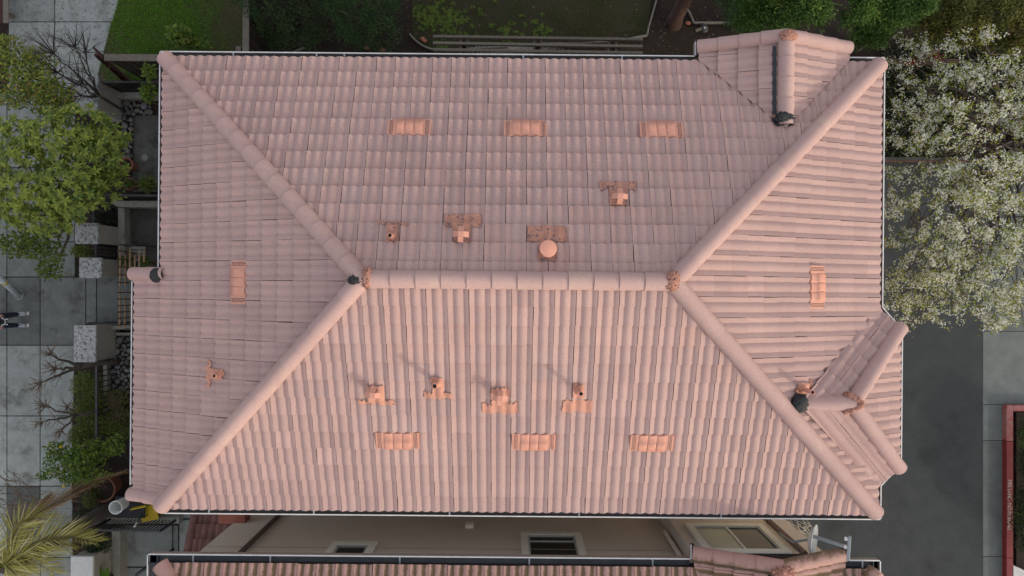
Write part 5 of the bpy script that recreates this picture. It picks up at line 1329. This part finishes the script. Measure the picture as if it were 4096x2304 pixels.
# blossoming tree
base = G(3800, 600)
bt = thing('blossom_tree', base, 'white blossoming tree with fresh green leaves over the road on the right', 'tree')
mb = MB(); hub = base+Vector((.05, -.1, 2.0)); limb(mb, base, hub, .13, .10, .03, 4, 12)
zt = 4.6; spec = []
def B(u, v, z, ru, rv, rz, w_=1): spec.append((pxblob(u, v, z, ru, rv, rz), w_))
for u, v, z, ru, rv, w_ in ((3580, 260, 3.6, 60, 50, .55), (3600, 200, 3.2, 70, 60, .3), (3720, 200, 3.8, 80, 60, .6), (3860, 170, 4.0, 60, 60, .5), (3960, 150, 3.8, 70, 40, .5), (3640, 340, 4.0, 100, 60, .55), (3800, 300, 4.4, 100, 60, .75), (3930, 290, 4.4, 90, 80, .8), (4060, 300, 4.2, 70, 100, .8),
                             (3590, 440, 4.2, 60, 70, .7), (3700, 450, 4.6, 90, 70, .8), (3830, 430, 5.0, 90, 60, .8), (3980, 430, 4.9, 90, 80, .8), (4080, 480, 4.6, 60, 100, .9), (3600, 560, 4.4, 60, 60, .9), (3730, 560, 4.9, 90, 60, 1.0), (3860, 560, 5.2, 100, 60, .9),
                             (3650, 690, 4.6, 90, 60, .7), (3790, 690, 5.1, 90, 60, .8), (3930, 680, 5.2, 100, 70, 1.2), (4060, 660, 4.9, 70, 80, 1.1), (3610, 810, 4.5, 75, 60, 1.3), (3740, 790, 5.0, 70, 60, .8), (3870, 800, 5.2, 90, 60, 1.2), (4000, 800, 5.0, 90, 70, 1.3), (4090, 850, 4.7, 50, 90, 1.2),
                             (3570, 960, 4.2, 45, 50, .7), (3660, 920, 4.6, 60, 50, .7), (3790, 920, 4.9, 90, 60, 1.0), (3920, 920, 5.0, 90, 60, 1.4), (4050, 960, 4.7, 80, 70, 1.3), (3700, 1020, 4.5, 80, 50, 1.1), (3830, 1030, 4.7, 90, 60, 1.4), (3960, 1060, 4.6, 90, 60, 1.4),
                             (3610, 1110, 4.1, 75, 55, 1.1), (3740, 1120, 4.4, 90, 55, 1.4), (3860, 1140, 4.3, 80, 55, 1.3), (3990, 1180, 4.2, 80, 70, 1.4), (3590, 1210, 3.8, 60, 50, .9), (3690, 1215, 4.0, 80, 50, 1.3), (3820, 1220, 4.0, 70, 40, 1.0), (3990, 1280, 3.9, 70, 50, 1.1), (4080, 1200, 4.0, 50, 90, 1.2), (3640, 1290, 3.7, 40, 40, .9), (3720, 1275, 3.8, 45, 25, .8),
                             (4200, 500, 4.5, 120, 250, .8), (4200, 1000, 4.4, 120, 250, .8)):
    B(u, v, z, ru, rv, .45, w_)
twg = MB()
for b_, w_ in spec:
    pts = limb(mb, hub+Vector((random.gauss(0, .05), random.gauss(0, .05), random.random()*.5)), b_[0]-Vector((0, 0, .1)), .03, .009, .16, 8, 6)
    for _ in range(5): limb(twg, pts[random.randint(4, 7)], b_[0]+Vector((random.gauss(0, b_[1]*.7), random.gauss(0, b_[2]*.7), random.gauss(0, .2))), .011, .004, .1, 4, 4)
mb.put('trunk', M['barkdark'], bt, True, color=(1.4, 1.4, 1.4)); twg.put('twigs', M['bark'], bt)
CC = []; 
for b_, w_ in spec:
    k = int(b_[1]*b_[2]*190*w_)+2; p_, _ = blob_points([b_], k, .1, False)
    # blossom sits in sprays: chains of clusters
    for q in p_:
        CC.append(q)
        if random.random() < .6:
            d = rdir(1)[0]*np.array([1, 1, .4])
            for s_ in range(random.randint(1, 3)): CC.append(q+d*.085*(s_+1)+rng.normal(size=3)*.02)
CC = np.array(CC); K = len(CC); per = 17
rad = rng.uniform(.035, .085, K); dens = rng.integers(9, per+1, K)
off = rdir(K*per)*np.repeat(rad, per)[:, None]; keep = (np.arange(K*per) % per) < np.repeat(dens, per)
P = (np.repeat(CC, per, 0)+off)[keep]; n = len(P); nn = off[keep]/np.linalg.norm(off[keep], axis=1, keepdims=True)
D = np.cross(nn, rdir(n)); 
put('blossom', leaf_mesh('blossom', P, D, nn+rdir(n)*.4, rng.uniform(.024, .044, n), rng.uniform(.022, .036, n), np.clip(rng.beta(2.2, 2, n), 0, .9), M['blossom'], fold=.15, droop=.1), bt, kind='stuff')
sel = rng.random(K) < .7; k = np.repeat(np.where(sel)[0], 6); n = len(k)
put('leaves', leaf_mesh('leaves', CC[k]+rng.normal(size=(n, 3))*.055, rdir(n, .3), rdir(n, 1), rng.uniform(.04, .075, n), rng.uniform(.022, .038, n), rng.random(n)**1.2, M['pearleaf'], droop=.2), bt, kind='stuff')
print('blossom clusters', K)
# hedge right of the kerb
rh = thing('hedge', G(4100, 1950, .5), 'dark green hedge spilling over the red kerb at the right edge', 'hedge')
rb = [pxblob(4095, 1850, .5, 30, 60, .3), pxblob(4085, 2000, .5, 34, 60, .35), pxblob(4080, 2090, .55, 36, 50, .35), pxblob(4100, 2170, .5, 40, 50, .35), pxblob(4110, 1720, .4, 35, 60, .3), pxblob(4150, 1950, .6, 60, 250, .4)]
foliage('crown', rb, 9000, .05, .026, M['ivy'], rh, lo=.2, hi=1, shell=.3, kind='stuff')
foliage('fresh_leaves', [pxblob(4090, 2070, .6, 24, 40, .35), pxblob(4096, 1760, .5, 20, 40, .3)], 900, .05, .028, M['cedar'], rh, lo=0, hi=.8, shell=.5, kind='stuff')
me = MB().prism([(q.x, q.y) for q in (G(4054, 2262, .16), G(4085, 2275, .16), G(4130, 2300, .16), G(4150, 2420, .16), G(4054, 2420, .16))], -.1, .16).mesh('stepping_stone', M['capclean']); bevelled(me, .015); put('stepping_stone', me, None, None, 'pale flat stone behind the red kerb in the bottom right corner', 'stone')
# dead twigs by the dish
t_ = thing('dead_bush', G(3200, 2120, 2.5), 'pale dead twigs sticking out between the roofs beside the dish', 'bush'); mb = MB()
bz = G(3265, 2165, 2.6)
for u, v in ((3150, 2100), (3165, 2125), (3190, 2090), (3215, 2088), (3240, 2090), (3180, 2140), (3150, 2085), (3230, 2180), (3200, 2150)):
    tip = G(u, v, 3.3); pts = limb(mb, bz, tip, .014, .006, .12, 5, 5)
    for _ in range(2): limb(mb, pts[3], tip+Vector((random.gauss(0, .12), random.gauss(0, .12), random.gauss(0, .1))), .008, .004, .1, 3, 4)
limb(mb, (bz.x, bz.y, 0), bz, .02, .014, .03, 4, 6); mb.put('branches', M['twiggrey'], t_)
# taller neighbour pole / twig details near the blossom handled above

# ================================================================ PERSON with a drone controller, half out of frame
def skin_mesh(name, V, E, Rd, mats, sub=2):
    me = bpy.data.meshes.new(name); me.from_pydata([tuple(v) for v in V], E, []); me.update()
    o = bpy.data.objects.new(name, me); col.objects.link(o)
    md = o.modifiers.new('s', 'SKIN'); md.use_smooth_shade = True
    for sv, r in zip(me.skin_vertices[0].data, Rd): sv.radius = (r, r) if not isinstance(r, tuple) else r
    me.skin_vertices[0].data[0].use_root = True
    o.modifiers.new('d', 'SUBSURF').levels = sub
    bpy.context.view_layer.update()
    out = bpy.data.meshes.new_from_object(o.evaluated_get(bpy.context.evaluated_depsgraph_get()))
    bpy.data.objects.remove(o); out.materials.clear(); out.materials.append(mats)
    out.polygons.foreach_set('use_smooth', [True]*len(out.polygons)); return out
fc = (G(84, 1256)+G(104, 1300))/2
PT = Matrix.Translation((fc.x-.06, fc.y, 0))        # faces +X
per_ = thing('person', (fc.x, fc.y, 0), 'person in navy shirt and jeans holding a drone controller at the left edge', 'person')
V = []; E = []; Rr = []
def vtx(p, r, par=None):
    V.append(PT @ Vector(p)); Rr.append(r)
    if par is not None: E.append((par, len(V)-1))
    return len(V)-1
pel = vtx((-.02, 0, .98), .125); wa = vtx((-.01, 0, 1.12), .115, pel); ch = vtx((-.01, 0, 1.30), .135, wa); nk0 = vtx((-.02, 0, 1.45), .075, ch); nk = vtx((.0, 0, 1.52), .055, nk0); hd = vtx((.03, 0, 1.62), .088, nk); tp = vtx((.03, 0, 1.71), .072, hd)
for sg in (-1, 1):
    hp = vtx((-.01, sg*.09, .90), .085, pel); kn = vtx((.02, sg*.125, .50), .058, hp); an = vtx((-.02, sg*.14, .10), .042, kn)
    sh = vtx((-.02, sg*.19, 1.40), .062, ch); el = vtx((-.04, sg*.27, 1.12), .043, sh); wr = vtx((.22, sg*.165, 1.08), .030, el); pa = vtx((.29, sg*.145, 1.09), .034, wr)
    for k in range(4):
        y = sg*(.165-.012*k)-0*sg; f1 = vtx((.325, y, 1.075-.018*k), .010, pa); f2 = vtx((.345, y-sg*.03, 1.07-.018*k), .009, f1); vtx((.335, y-sg*.055, 1.068-.018*k), .008, f2)
    t1 = vtx((.30, sg*.125, 1.12), .011, pa); vtx((.325, sg*.10, 1.135), .009, t1)
put('body', skin_mesh('body', V, E, Rr, M['skin'], 2), per_)
# clothing
V = []; E = []; Rr = []
pel = vtx((-.02, 0, .97), .14); wa = vtx((-.01, 0, 1.12), .135, pel); ch = vtx((-.01, 0, 1.30), .15, wa); vtx((-.02, 0, 1.43), .09, ch)
for sg in (-1, 1):
    sh = vtx((-.02, sg*.19, 1.40), .08, ch); vtx((-.035, sg*.255, 1.17), .065, sh)
put('shirt', skin_mesh('shirt', V, E, Rr, M['navy'], 2), per_)
V = []; E = []; Rr = []
pel = vtx((-.02, 0, .96), .135)
for sg in (-1, 1):
    hp = vtx((-.01, sg*.09, .87), .10, pel); kn = vtx((.02, sg*.125, .50), .075, hp); vtx((-.02, sg*.14, .09), .06, kn)
put('jeans', skin_mesh('jeans', V, E, Rr, M['jeans'], 2), per_)
for sg in (-1, 1):
    V = []; E = []; Rr = []
    h = vtx((-.06, sg*.14, .05), .05); m1 = vtx((.06, sg*.145, .055), .055, h); vtx((.17, sg*.155, .05), .055, m1)
    so = put('shoe', skin_mesh('shoe', V, E, Rr, M['shoe'], 2), per_)
    MB().prism([((PT @ Vector((x, sg*.15+y, 0))).x, (PT @ Vector((x, sg*.15+y, 0))).y) for x, y in ((-.10, -.035), (.05, -.045), (.19, -.04), (.215, 0), (.19, .045), (.05, .045), (-.10, .035))], .001, .02).put('sole', M['white'], so)
lump('hair', M['hair'], PT @ Vector((.005, 0, 1.685)), .098, .09, .075, 2, .2, 3, per_)
for sg in (-1, 1):
    lump('ear', M['skin'], PT @ Vector((.01, sg*.088, 1.62)), .02, .012, .03, 1, .1, 2, per_); lump('eye', M['white'], PT @ Vector((.105, sg*.032, 1.635)), .012, .013, .009, 1, 0, 2, per_)
lump('nose', M['skin'], PT @ Vector((.118, 0, 1.605)), .018, .014, .024, 1, .1, 2, per_); lump('mouth', M['woodred'], PT @ Vector((.105, 0, 1.568)), .010, .024, .006, 1, .1, 2, per_)
ct = thing('drone_controller', PT @ Vector((.37, 0, 1.05)), 'dark drone controller with white antennas held in both hands', 'controller')
me = MB().box(.30, -.125, 1.055, .42, .125, 1.095, PT).mesh('body', M['black']); bevelled(me, .012, 2); put('body', me, ct)
me = MB().box(.24, -.095, 1.098, .30, .095, 1.20, PT).mesh('screen', M['navy']); bevelled(me, .005, 1); put('screen', me, ct)
for y in (-.06, .06): MB().bar(PT @ Vector((.40, y, 1.08)), PT @ Vector((.50, y*1.05, 1.12)), .018, .01).put('antenna', M['white'], ct)
for y in (-.07, .07): MB().tube([PT @ Vector((.35, y, 1.095)), PT @ Vector((.35, y, 1.12))], .008, 8).put('stick', M['white'], ct)
MB().tube([PT @ Vector((.30+.13*sin(pi*k/12), -.13+.26*k/12, 1.10)) for k in range(13)], .008, 6).put('rim', M['white'], ct)
